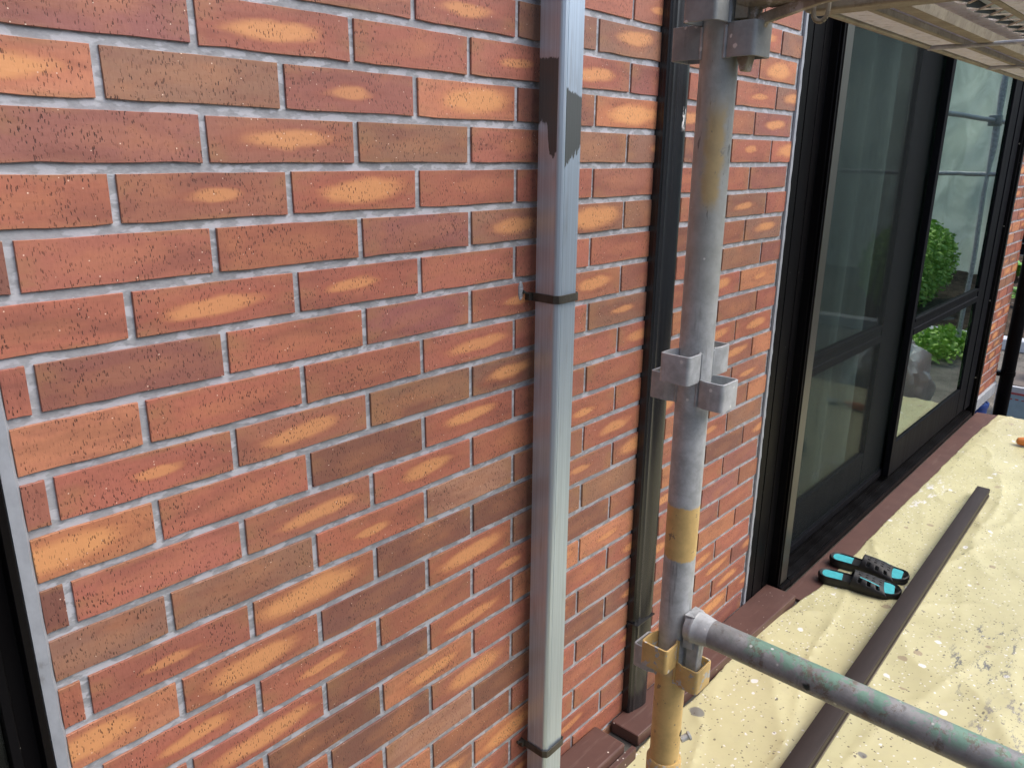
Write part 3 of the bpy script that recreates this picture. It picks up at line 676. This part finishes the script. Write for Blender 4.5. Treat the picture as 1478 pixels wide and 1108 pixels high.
# ------------------------------------------------------------------ yellow sheet
EDGE = [(-3, -.118), (.6, -.118), (1.02, -.106), (1.20, -.095), (1.40, -.108), (1.62, -.100), (1.9, -.104), (2.03, -.117), (2.10, -.122), (2.24, -.141), (2.58, -.146), (3.0, -.143), (3.52, -.149), (4.43, -.153), (4.98, -.172)]
def edge_y(x):
    for (a, ya), (b_, yb) in zip(EDGE, EDGE[1:]):
        if x <= b_: return ya + (yb - ya) * (x - a) / (b_ - a)
    return EDGE[-1][1]
def sheet_z(x, y):
    z = 0
    # long folds, mostly across the walk direction
    for (kx, ky, ph, a) in ((.5, 7.5, .4, .0026), (1.6, 4.1, 2.2, .0018), (-.9, 13, 1.1, .0010)):
        z += a * math.sin(kx * x + ky * y + ph + 1.3 * noise.noise((x * .9, y * 1.4, 2)))
    r1 = 1 - abs(noise.noise((x * .7 + .6 * y, y * 2.2 - .3 * x, 5))) * 2; z += .011 * max(0, r1) ** 7
    r2 = 1 - abs(noise.noise((x * 1.4 - y, y * 4.5 + .6 * x, 9))) * 2; z += .006 * max(0, r2) ** 11
    for k, (ax_, ay, am) in enumerate(((1.0, 3.2, .0050), (2.2, 2.4, .0045), (.6, 6.0, .0035))):
        q = noise.noise((x * ax_ + 3 * k, y * ay + .8 * x * (1 if k % 2 else -1), 20 + k)); z += am * max(0, 1 - abs(q) * 14) * max(0, noise.noise((x * 1.5, y * 1.5, 40 + k)) + .35)
    z += .0006 * noise.noise((x * 9, y * 18, 1))
    d = abs(y - edge_y(x)); z *= min(1, d / .05 + .12)
    return z
g = MB()
NX, NY = 620, 130
def fsheet(u, v):
    x = .3 + 4.67 * u; ye = edge_y(x) + .004 * noise.noise((x * 9, 0, 0)) + .002 * noise.noise((x * 40, 0, 3))
    y = ye + (-1.74 - ye) * (v ** 1.25)
    xe = x + (.014 * noise.noise((y * 6, 1, 4)) if u > .999 else 0)
    z = -1.6922 + max(-.004, sheet_z(x, y)) + (.0012 if v > 0 else 0)
    return (xe, y, z)
g.grid(fsheet, NX, NY)
o = obj('dust_sheet', g, M['sheet'], smooth=True, recalc=False)
for p in o.data.polygons: p.use_smooth = True
m_ = o.modifiers.new('thick', 'SOLIDIFY'); m_.thickness = .0012; m_.offset = 1
tag(o, 'pale yellow sheet spattered with paint, spread over the ground along the wall', 'dust sheet')

# ------------------------------------------------------------------ brown bar
ba = thing('metal_bar', 'long dark brown square bar lying across the yellow sheet beside the sandals', 'bar', (2.4, -.43, -1.685))
ax = Vector((3.545, -.388, 0)); bx_ = Vector((.75, -.462, 0)); d = (ax - bx_).normalized(); nrm = Vector((-d.y, d.x, 0))
def barprism(poly, mat, nm, a=bx_, b_=ax, z0=-1.6885, bev=.001):
    g = MB(); vs = [a + nrm * p[0] + Vector((0, 0, z0 + p[1])) for p in poly] + [b_ + nrm * p[0] + Vector((0, 0, z0 + p[1])) for p in poly]
    n = len(poly); g.add(vs, [(i, (i + 1) % n, n + (i + 1) % n, n + i) for i in range(n)] + [tuple(range(n))[::-1], tuple(range(n, 2 * n))])
    return obj(nm, g, mat, ba, bevel=bev)
barprism([(-.0265, 0), (-.0265, .0145), (-.0240, .0165), (-.0240, .024), (-.0265, .026), (-.0265, .042), (-.021, .045), (.0265, .045), (.0265, 0)], M['bar'], 'bar_body')
barprism([(-.0285, .003), (-.0270, .003), (-.0270, .013), (-.0285, .013)], M['barside'], 'side_strip')
g = MB(); e0 = ax + d * .0006; g.tube(e0 + nrm * -.018 + Vector((0, 0, -1.664)), e0 + d * .002 + nrm * -.018 + Vector((0, 0, -1.664)), .006, seg=12); obj('end_plug', g, M['white'], ba)

# ------------------------------------------------------------------ sandals
def outline(t, side):      # half width of sole along length t 0..1 (heel..toe)
    w = .036 + .012 * math.sin(max(0, min(1, (t - .25) / .6)) * math.pi * .5) ** 2
    w -= .004 * math.exp(-((t - .42) / .12) ** 2)
    if side > 0: w += .004 * math.exp(-((t - .8) / .12) ** 2)
    e = 1
    if t < .13: e = math.sqrt(max(0, 1 - ((.13 - t) / .13) ** 2))
    if t > .80: e = math.sqrt(max(0, 1 - ((t - .80) / .20) ** 2.3))
    return w * e
def sandal(label, loc, ang, mirror, sl=(0, 0)):
    L = .282
    root = thing('sandal', label, 'sandal', loc, 'pair of black slide sandals')
    root.rotation_euler = (0, 0, ang)
    def put(nm, g, mat, par, **kw):
        if mirror: g.v = [(v[0], -v[1], v[2]) for v in g.v]
        me = bpy.data.meshes.new(nm); me.from_pydata(g.v, [], g.f)
        bm = bmesh.new(); bm.from_mesh(me); bmesh.ops.remove_doubles(bm, verts=bm.verts, dist=.00005); bmesh.ops.recalc_face_normals(bm, faces=bm.faces); bm.to_mesh(me); bm.free()
        for p in me.polygons: p.use_smooth = True
        try: me.set_sharp_from_angle(angle=R_(40))
        except Exception: pass
        o = bpy.data.objects.new(nm, me); COL.objects.link(o); me.materials.append(mat); o.parent = par
        if kw.get('thick'):
            m_ = o.modifiers.new('t', 'SOLIDIFY'); m_.thickness = kw['thick']; m_.offset = 0
            m2 = o.modifiers.new('s', 'SUBSURF'); m2.levels = 1; m2.render_levels = 1
        return o
    topi = lambda t: .026 + .006 * (1 - t)
    top = lambda t: topi(t) + .006 * max(0, t - .88) / .12
    n = 40
    def loop(sc_, z): return [((t - .5) * L * (1 if sc_ == 1 else sc_), outline(t, 1) * sc_, z(t)) for t in [i / n for i in range(n + 1)]] + [((t - .5) * L * (1 if sc_ == 1 else sc_), -outline(t, -1) * sc_, z(t)) for t in [1 - i / n for i in range(1, n)]]
    g = MB(); ls = [loop(.96, lambda t: 0), loop(.99, lambda t: .004), loop(.965, lambda t: .008), loop(1, lambda t: .013), loop(1, lambda t: top(t) - .003), loop(.975, lambda t: top(t)), loop(.92, lambda t: topi(t) - .001), loop(.88, lambda t: topi(t) - .005)]
    m_ = len(ls[0]); vs = sum(ls, []); fs = []
    for k in range(len(ls) - 1):
        for i in range(m_): fs.append((k * m_ + i, k * m_ + (i + 1) % m_, (k + 1) * m_ + (i + 1) % m_, (k + 1) * m_ + i))
    fs += [tuple(range(m_))[::-1]]
    # footbed as strips
    b0 = (len(ls) - 1) * m_
    for i in range(n):
        a_, b_, c_, d_ = b0 + i, b0 + i + 1, b0 + (2 * n - i - 1) % (2 * n), b0 + (2 * n - i) % (2 * n)
        fs.append((a_, b_, c_, d_))
    g.add(vs, fs); sole = put('sole', g, M['rubber'], root)
    for (t0, t1, kk) in ((.055, .30, .74), (.73, .915, .78)):
        g = MB(); g.grid(lambda u, v: (((t0 + (t1 - t0) * u) - .5) * L, outline(t0 + (t1 - t0) * u, 1 if v > .5 else -1) * kk * (v * 2 - 1), topi(t0 + (t1 - t0) * u) - .0030 + .0016 * math.cos((v * 2 - 1) * 1.2)), 14, 8)
        put('footbed_pad', g, M['aqua'], root)
    # upper
    T0, T1 = .38, .84
    def arch(u, v, lift=0):
        sgn = u * 2 - 1
        t = T0 + (T1 - T0) * v + .05 * (1 - sgn ** 2) * (1 - v) - .05 * v * (1 - sgn ** 2)
        h = .050 - .030 * v ** .8 + .006 * math.sin(v * 3.1)
        W = outline(min(t, .78), 1 if sgn > 0 else -1) * 1.05 + .001
        cc = -math.cos(math.pi * u); y = W * math.copysign(abs(cc) ** .9, cc)
        z = .014 + (h + lift) * max(0, math.sin(math.pi * u)) ** .78
        return ((t - .5) * L, y * (1 + lift * 8), z)
    NU, NV = 44, 22
    g = MB(); vs = [arch(i / NU, j / NV) for j in range(NV + 1) for i in range(NU + 1)]; fs = []
    def hole(i, j):
        # side slots
        if 7 <= i <= 12 and j in (4, 5, 10, 11, 16, 17): return True
        if 31 <= i <= 36 and j in (4, 5, 10, 11, 16, 17): return True
        if i in (18, 22, 26) and (j % 5) in (3, 4) and 2 < j < 20: return True
        return False
    for j in range(NV):
        for i in range(NU):
            if hole(i, j): continue
            fs.append((j * (NU + 1) + i, j * (NU + 1) + i + 1, (j + 1) * (NU + 1) + i + 1, (j + 1) * (NU + 1) + i))
    g.add(vs, fs); up = put('strap', g, M['rubber'], root, thick=.0035)
    g = MB(); g.grid(lambda u, v: arch(.305 + .030 * v, .22 + .62 * u, .0026), 14, 2); put('strap_stripe', g, M['aqua'], up)
    return root
SA = math.atan2(-.265, .075)
sandal('black slide sandal with turquoise pads, the one nearer the camera', (2.330, -.245, -1.690), math.atan2(-.258, .068), False)
sandal('black slide sandal with turquoise pads, the one farther from the camera', (2.470, -.232, -1.690), math.atan2(-.258, .040), True)

# ------------------------------------------------------------------ scaffold pole
PX, PY, PR = .592, -.454, .0243
sp = thing('scaffold_pole', 'vertical galvanised scaffold pole with yellow paint bands and wedge sockets', 'scaffold pole', (PX, PY, -1.69))
g = MB(); g.tube((PX, PY, -1.16), (PX, PY, .75), PR, seg=40, cap=True)
obj('tube', g, M['pole'], sp, smooth=True)
g = MB(); g.revolve([(0, .0262), (.002, .0285), (.045, .0290), (.049, .0265)], (PX, PY, -1.200), (0, 0, 1), 36); obj('sleeve', g, M['socky'], sp, smooth=True)
g = MB(); g.tube((PX, PY, -1.69), (PX, PY, -1.201), .0243, seg=36); obj('lower_tube', g, M['pole'], sp, smooth=True)
g = MB(); g.box(PX - .07, PX + .07, PY - .07, PY + .07, -1.689, -1.683); obj('base_plate', g, M['sock'], sp)
g = MB(); dd = Vector((-.05, -.88, 0)).normalized(); q = Vector((PX, PY, -1.098)) + Vector((.30, -1, 0)).normalized() * .0236; g.tube(q, q + Vector((.30, -1, 0)).normalized() * .0012, .0052, seg=14); obj('pin_hole', g, M['rubber'], sp)
g = MB(); q = Vector((PX + .020, PY - .018, -1.122)); g.tube(q, q + Vector((.011, -.007, .004)), .0055, seg=12); g.tube(q + Vector((.011, -.007, .004)), q + Vector((.014, -.009, .005)), .0075, seg=12); obj('lock_pin', g, M['sock'], sp, smooth=True)
def socket(dx, dy, z0, z1, mat, w_=.0235, pr=.0345, th=.0032):
    P0 = []
    def path(hw, ext, rr):
        pts = [(-hw * .80, PR * .75), (-hw, PR + .006)]
        cx, cy = -hw + rr, PR + ext - rr
        for k in range(5):
            a = math.pi - k * math.pi / 8; pts.append((cx + rr * math.cos(a), cy + rr * math.sin(a)))
        cx = hw - rr
        for k in range(5):
            a = math.pi / 2 - k * math.pi / 8; pts.append((cx + rr * math.cos(a), cy + rr * math.sin(a)))
        pts += [(hw, PR + .006), (hw * .80, PR * .75)]
        return pts
    o_ = path(w_, pr, .006); i_ = path(w_ - th, pr - th, .0035)
    poly = o_ + i_[::-1]
    ang = math.atan2(dy, dx) - math.pi / 2
    ca, sa = math.cos(ang), math.sin(ang)
    poly = [(PX + p[0] * ca - p[1] * sa, PY + p[0] * sa + p[1] * ca) for p in poly]
    n = len(poly); h = n // 2; g = MB()
    vs = [(p[0], p[1], z0) for p in poly] + [(p[0], p[1], z1) for p in poly]
    fs = [(i, (i + 1) % n, n + (i + 1) % n, n + i) for i in range(n)]
    for i in range(h - 1):
        j = n - 1 - i
        fs += [(i, i + 1, j - 1, j), (n + i, n + j, n + j - 1, n + i + 1)]
    g.add(vs, fs)
    return obj('wedge_socket', g, mat, sp, bevel=.0006)
for zt, ma, mb_ in ((.014, 'sockd', 'sockd'), (-.446, 'sock', 'sock'), (-.909, 'socky', 'socky')):
    for dx in (-1, 1): socket(dx, 0, zt - .041, zt, M[ma])
    for dy in (-1, 1): socket(0, dy, zt - .082 + .002, zt - .0415 + .002, M[mb_ if dy < 0 else ('sock' if zt < -.8 else ma)])
# weld beads
for zt in (.014, -.446, -.909):
    for a0 in (0, 90, 180, 270):
        zz = zt - (.041 if a0 % 180 == 0 else .080)
        for s in (-1, 1):
            a = R_(a0) + s * .85; x, y = PX + math.cos(a) * (PR + .0006), PY + math.sin(a) * (PR + .0006)
            g = MB(); g.tube((x, y, zz), (x, y, zz + .038), .0022, seg=8)
            obj('weld_bead', g, M['sock'] if zt > -.8 else M['socky'], sp, smooth=True)

# ledger
def wedge_head(parent, z, mat, zsock):
    g = MB()
    # cast head hugging the pole: curved plate then flare into the tube
    g.revolve([(.0, .0215), (.0015, .0245), (.010, .0250), (.011, .0262), (.0145, .0262), (.016, .0250), (.024, .0245), (.033, .0225), (.040, .0216)], (PX, PY - .0262, z), (0, -1, 0), 32)
    g.prism([(PX - .016, PY - .0255), (PX + .016, PY - .0255), (PX + .014, PY - .041), (PX - .014, PY - .041)], z - .034, z + .0235)
    h = obj('coupler_head', g, mat, parent, smooth=True)
    g = MB(); g.prism([(PY - .0285, z - .012), (PY - .0285, zsock - .035), (PY - .034, zsock - .052), (PY - .041, zsock - .052), (PY - .046, zsock - .030), (PY - .050, z - .022)], PX - .0095, PX + .0095, 'x')
    for i, v in enumerate(g.v): pass
    obj('wedge', g, mat, h, bevel=.0015)
rl = thing('scaffold_rail', 'grey scaffold tube with flaking green paint, running from the pole to the lower right corner', 'scaffold tube', (PX, -.9, -.9065))
g = MB(); g.tube((PX, PY - .062, -.8855), (PX, -2.05, -.8855), .0214, seg=36); obj('tube', g, M['rail'], rl, smooth=True)
wedge_head(rl, -.8855, M['sock'], -.949)
ar = thing('scaffold_bracket', 'dirty brown scaffold bracket arm crossing the upper right, wedged onto the pole', 'scaffold arm', (PX, -.9, -.01))
g = MB(); g.tube((PX, PY - .062, .0125), (PX, -2.05, .0125), .0214, seg=32); g.tube((PX, PY - .064, .0125), (PX, PY - .10, .0125), .0240, .0214, seg=28); obj('tube', g, M['arm'], ar, smooth=True)
wedge_head(ar, .0125, M['arm'], -.030)
g = MB(); g.prism([(-.495, -.02), (-.56, -.004), (-.66, .004), (-.66, -.006), (-.58, -.013), (-.515, -.028), (-.505, -.05), (-.495, -.05)], PX - .005, PX + .005, 'x'); obj('gusset', g, M['arm'], ar, bevel=.001)

# plank
pk = thing('scaffold_plank', 'paint-spattered steel scaffold plank with expanded metal mesh, seen from below at upper right', 'scaffold plank', (1.5, -.66, -.01))
X0, X1 = .645, 2.62
def skew(g, k=-.016):
    g.v = [(v[0], v[1] + k * (v[0] - .65), v[2]) for v in g.v]; return g
g = MB(); g.box(.646, .684, -.775, -.536, -.012, .022); obj('end_beam', skew(g), M['olive'], pk, bevel=.003)
for s, ya in ((1, -.533), (-1, -.775)):
    f = lambda pts: [(ya - s * p[0], p[1]) for p in pts]
    g = MB(); g.prism(f([(0, .022), (0, -.004), (.003, -.0075), (.010, -.0085), (.0135, -.006), (.0135, -.003), (.003, -.001), (.003, .022)]), X0 + .04, X1, 'x'); obj('side_channel', skew(g), M['olive'], pk, bevel=.0006)
    g = MB(); g.prism(f([(.0145, -.0040), (.050, -.0040), (.050, -.0020), (.0145, -.0020)]), X0 + .04, X1, 'x'); obj('bottom_flange', skew(g), M['pale'], pk)
    g = MB(); g.prism(f([(.0505, -.0050), (.060, -.0050), (.060, .004), (.0505, .004)]), X0 + .04, X1, 'x'); obj('flange_lip', skew(g), M['olive'], pk, bevel=.001)
g = MB(); g.prism([(-.613, .006), (-.616, -.005), (-.638, -.006), (-.641, .006), (-.638, .006), (-.635, -.003), (-.619, -.002), (-.616, .006)], X0 + .04, X1, 'x'); obj('stiffener', skew(g), M['olive'], pk)
g = MB()
def fpale(u, v):
    x = .70 + 1.9 * u; sc_ = .004 * abs(math.sin(x * 75)) * (v > .9)
    return (x, -.550 - .084 * v - sc_ * 1.2, .0225 + .0010 * math.sin(x * 75) * v)
g.grid(fpale, 420, 3); obj('patch_plate', skew(g), M['pale'], pk, recalc=False)
for xx in (1.13, 1.52, 1.95):
    g = MB(); g.tube((xx, -.541, -.0075), (xx, -.785, -.0075), .0035, seg=8); obj('cross_rod', skew(g), M['sock'], pk)
g = MB()
px_, py_ = .062, .030
for j in range(8):
    y = -.537 - j * py_
    n = int((X1 - .69) / px_ * 2)
    pts = [(.69 + i * px_ / 2, y - (.5 * py_ if (i + j) % 2 else -.5 * py_) * .93, .027 + (.0014 if (i % 2) else -.0014)) for i in range(n + 1)]
    for a, c in zip(pts, pts[1:]):
        if random.random() < .03: continue
        dv = (Vector(c) - Vector(a)).normalized(); sdv = Vector((-dv.y, dv.x, 0)) * .0011; up = Vector((0, 0, .0012))
        A, B_ = Vector(a), Vector(c)
        g.add([A - sdv - up, A + sdv - up, A + sdv + up, A - sdv + up, B_ - sdv - up, B_ + sdv - up, B_ + sdv + up, B_ - sdv + up], [(0, 1, 5, 4), (1, 2, 6, 5), (2, 3, 7, 6), (3, 0, 4, 7)])
stuff(obj('expanded_metal', skew(g), M['arm'], pk))
g = MB()   # little hook on the arm
pts = [Vector((.640, -.560 + .009 * math.cos(a), -.014 + .011 * math.sin(a))) for a in [math.pi * (1 + k / 8) for k in range(9)]]
for a, c in zip(pts, pts[1:]): g.tube(a, c, .003, seg=8)
g.tube(pts[0], pts[0] + Vector((0, 0, .02)), .003, seg=8); g.tube(pts[-1], pts[-1] + Vector((0, 0, .02)), .003, seg=8)
obj('hook', g, M['olive'], pk, smooth=True)

# ------------------------------------------------------------------ corner pipe and things beyond
cp = thing('downpipe', 'black round downpipe at the far house corner on the right edge', 'downpipe', (5.80, -.055, -2.1))
g = MB(); g.tube((5.800, -.055, -2.1), (5.800, -.055, 1.4), .044, seg=24); obj('pipe', g, M['black'], cp, smooth=True)
for z in (-1.63, -.75, .2):
    g = MB(); g.tube((5.800, -.055, z), (5.800, -.055, z + .03), .048, seg=24); g.box(5.742, 5.79, -.02, .02, z, z + .03); obj('bracket', g, M['black'], cp)
bk = thing('bucket', 'small dark blue bucket beneath the far wall base beside the corner downpipe', 'bucket', (5.55, .08, -2.1))
g = MB(); g.tube((5.56, .10, -2.1), (5.56, .10, -1.80), .10, .115, seg=20, inner=.09); obj('body', g, M['blue'], bk, smooth=True)
g = MB(); g.tube((5.56, .10, -1.82), (5.56, .10, -1.795), .12, seg=20, inner=.11); obj('rim', g, M['blue'], bk, smooth=True)
cb = thing('carton', 'large white and pale blue carton with red print on the ground past the sheet', 'box', (6.4, -.36, -2.1))
g = MB(); g.box(6.10, 6.62, -.32, .04, -2.098, -1.775); obj('body', g, M['white'], cb, bevel=.004)
g = MB(); g.box(6.0965, 6.0985, -.31, .03, -2.09, -1.835); obj('side_panel', g, M['bluecard'], cb)
g = MB(); g.box(6.0945, 6.0962, -.31, .03, -1.832, -1.818)
for i in range(7):
    if random.random() < .8: g.box(6.0945, 6.0962, -.03 - i * .04, -.008 - i * .04, -1.872, -1.862 + random.uniform(-.004, .006))
obj('print', g, M['red'], cb)
g = MB(); g.box(6.13, 6.60, -.30, .02, -1.7735, -1.7695); obj('lid', g, M['brownflap'], cb)
gb = MB(); gb.box(6.34, 6.56, -.34, -.105, -1.767, -1.66); o = obj('box', gb, M['paleconc'], bevel=.006); tag(o, 'small grey box standing on the white carton at the right edge', 'box')
g = MB(); g.box(8.9, 9.1, -3, 3, -2.1, -1.98); tag(obj('kerb', g, M['white'], bevel=.01), 'pale kerb edging the soil bed beyond the cartons', 'kerb')
def leafy(mb, c, r, n, ls, seed, flat=1.0, up=False):
    rr = random.Random(seed)
    for _ in range(n):
        while True:
            p = Vector((rr.uniform(-1, 1), rr.uniform(-1, 1), rr.uniform(-1, 1)))
            if p.length < 1 and p.length > .35: break
        q = Vector(c) + Vector((p.x * r[0], p.y * r[1], p.z * r[2]))
        a = Vector((rr.gauss(0, 1), rr.gauss(0, 1), rr.gauss(.5, 1))).normalized(); b_ = a.orthogonal().normalized(); c_ = a.cross(b_); l = ls * rr.uniform(.6, 1.4)
        mb.add([q, q + b_ * l * .4 + c_ * l * .5, q + c_ * l * 1.2 + a * l * .15, q - b_ * l * .4 + c_ * l * .5], [(0, 1, 2, 3)])
def blades(mb, c, n, L, seed):
    rr = random.Random(seed)
    for _ in range(n):
        a = rr.uniform(0, 6.283); d_ = Vector((math.cos(a), math.sin(a), rr.uniform(.5, 1.3))).normalized(); s = d_.cross(Vector((0, 0, 1))).normalized() * L * .10; l = L * rr.uniform(.6, 1.1)
        c0 = Vector(c); m1 = c0 + d_ * l * .5; m2 = c0 + d_ * l + Vector((0, 0, -l * .28))
        mb.add([c0, m1 + s, m2, m1 - s], [(0, 1, 2, 3)])
for i, (x, y, lb) in enumerate(((11.6, .75, 'bright green bushy plant on the soil at the right edge, the nearer one'), (14.2, 1.35, 'bright green leafy plant on the soil at the right edge, the farther one'))):
    t = thing('garden_plant', lb, 'plant', (x, y, -2.05), 'garden plants on the soil')
    g = MB(); blades(g, (x, y, -1.98), 60, .42 if i == 0 else .5, 40 + i); blades(g, (x + .15, y - .3, -1.98), 50, .38, 50 + i); obj('leaves', g, M['leaf2'], t)
    g = MB(); g.tube((x, y, -2.1), (x, y, -1.9), .03, seg=8); obj('stem', g, M['twig'], t)
g = MB(); g.box(19, 19.1, -8, 9, -2.1, -.2); tag(obj('garden_fence', g, M['dark']), 'dark garden fence beyond the soil bed, right edge', 'fence')

# orange tool
ot = thing('scraper', 'orange handled tool lying on the yellow sheet at the right edge', 'tool', (4.45, -.39, -1.69))
g = MB(); dv = Vector((.25, -1, 0)).normalized()
g.revolve([(0, .006), (.006, .018), (.03, .024), (.08, .022), (.12, .017), (.135, .010)], (4.44, -.360, -1.664), dv, 20); obj('handle', g, M['orange'], ot, smooth=True)
q = Vector((4.44, -.360, -1.664)) + dv * .135
g = MB(); g.tube(q, q + dv * .05, .006, seg=10); g.box(q.x - .02, q.x + .05, q.y - .12, q.y - .05, -1.672, -1.669); obj('blade', g, M['sock'], ot)

# ------------------------------------------------------------------ what the glass reflects, behind and right of the camera
nh = thing('neighbour_wall', 'pale grey rendered garden wall behind the hedge, seen in the window reflection', 'wall', (14, -4, -2.1))
g = MB(); g.box(-8, 30, -6.2, -6.0, -2.1, 1.6); obj('panel', g, M['wall2'], nh)
g = MB(); g.box(-8, 30, -6.25, -5.95, 1.602, 1.66); obj('coping', g, M['paleconc'], nh)
hd = thing('hedge', 'bright green clipped hedge seen in the right-hand window pane', 'hedge', (10.5, -1.9, -2.1))
g = MB(); leafy(g, (10.6, -1.95, -1.50), (1.3, .40, .55), 6500, .050, 3); obj('leaves', g, M['leaf'], hd)
g = MB()
for i in range(9): g.tube((9.4 + i * .3, -1.95, -2.1), (9.5 + i * .28, -1.9, -1.3), .015, .006, seg=6)
obj('stems', g, M['twig'], hd)
g = MB(); leafy(g, (8.3, -1.0, -2.0), (.7, .35, .12), 1200, .05, 9); o = obj('shrub', g, M['leaf']); tag(o, 'low green ground shrub reflected near the bottom of the right pane', 'shrub')
g = MB()
def fbag(u, v):
    a = u * 2 * math.pi; ph = v * math.pi; r = 1 + .25 * noise.noise((math.cos(a) * 2.5, math.sin(a) * 2.5, v * 6)) + .14 * noise.noise((math.cos(a) * 7, math.sin(a) * 7, v * 14))
    return (5.42 + .36 * r * math.sin(ph) * math.cos(a), -.60 + .22 * r * math.sin(ph) * math.sin(a), -2.10 + max(0, .33 - .33 * math.cos(ph) * r))
g.grid(fbag, 48, 30); tag(obj('rubbish_bag', g, M['bag'], smooth=True), 'crumpled grey plastic bag mirrored low in the right pane', 'bag')
s2 = thing('scaffold_pole', 'distant scaffold pole with a cross tube, seen only mirrored in the window', 'scaffold pole', (8.4, -.85, -2.1))
g = MB(); g.tube((8.4, -.85, -2.1), (8.4, -.85, 2.2), .0243, seg=16); obj('tube', g, M['sock'], s2, smooth=True)
g = MB(); g.tube((6.6, -.88, .17), (9.3, -.88, .17), .0214, seg=16); g.tube((8.4, -2.2, -.32), (8.4, -.3, -.32), .0214, seg=16); obj('cross_tube', g, M['sock'], s2, smooth=True)
g = MB(); g.box(8.36, 8.44, -.92, -.82, .12, .22); obj('coupler', g, M['sockd'], s2, bevel=.01)

b = N('net_cloth'); P = b.pos(); n = b.noise(b.map(P, (1, 2.2, 1.2)), 1, 4, .6, 1.5)
c = b.mix(b.ramp(n, .35, .65), (.80, .90, .80), (.60, .69, .60))
d1 = b.n('ShaderNodeBsdfDiffuse'); b.put(d1.inputs[0], c); d2 = b.n('ShaderNodeBsdfTranslucent'); b.put(d2.inputs[0], c)
mx = b.n('ShaderNodeMixShader'); mx.inputs[0].default_value = .6; b.put(mx.inputs[1], d1.outputs[0]); b.put(mx.inputs[2], d2.outputs[0]); b.t.links.new(mx.outputs[0], b.out.inputs[0])
g = MB(); g.grid(lambda u, v: (14.3 + .12 * noise.noise((u * 7, v * 5, 1)) + .05 * noise.noise((u * 22, v * 14, 4)), -5.9 + 5.2 * u, -2.09 + 6.6 * v), 60, 60)
tag(obj('scaffold_net', g, b.m, smooth=True, recalc=False), 'pale green translucent scaffold sheeting mirrored in the upper right pane', 'scaffold net')

hw = thing('added_shade_wall', 'unseen grey wall added left of the brick wall to darken left-facing sides', 'added wall', (-2.3, -1.8, -2.1))  # unseen wall, added to darken the left faces of pipe, post and pole
g = MB(); g.box(-3.4, -2.3, -3.6, .3, -2.1, 2.6); obj('wall', g, M['clad'], hw)
for i in range(12):
    g = MB(); g.box(-2.299, -2.285, -3.6, .001, -2.08 + i * .39, -2.08 + i * .39 + .37); obj('shade_wall_board', g, M['clad'], hw, bevel=.003)
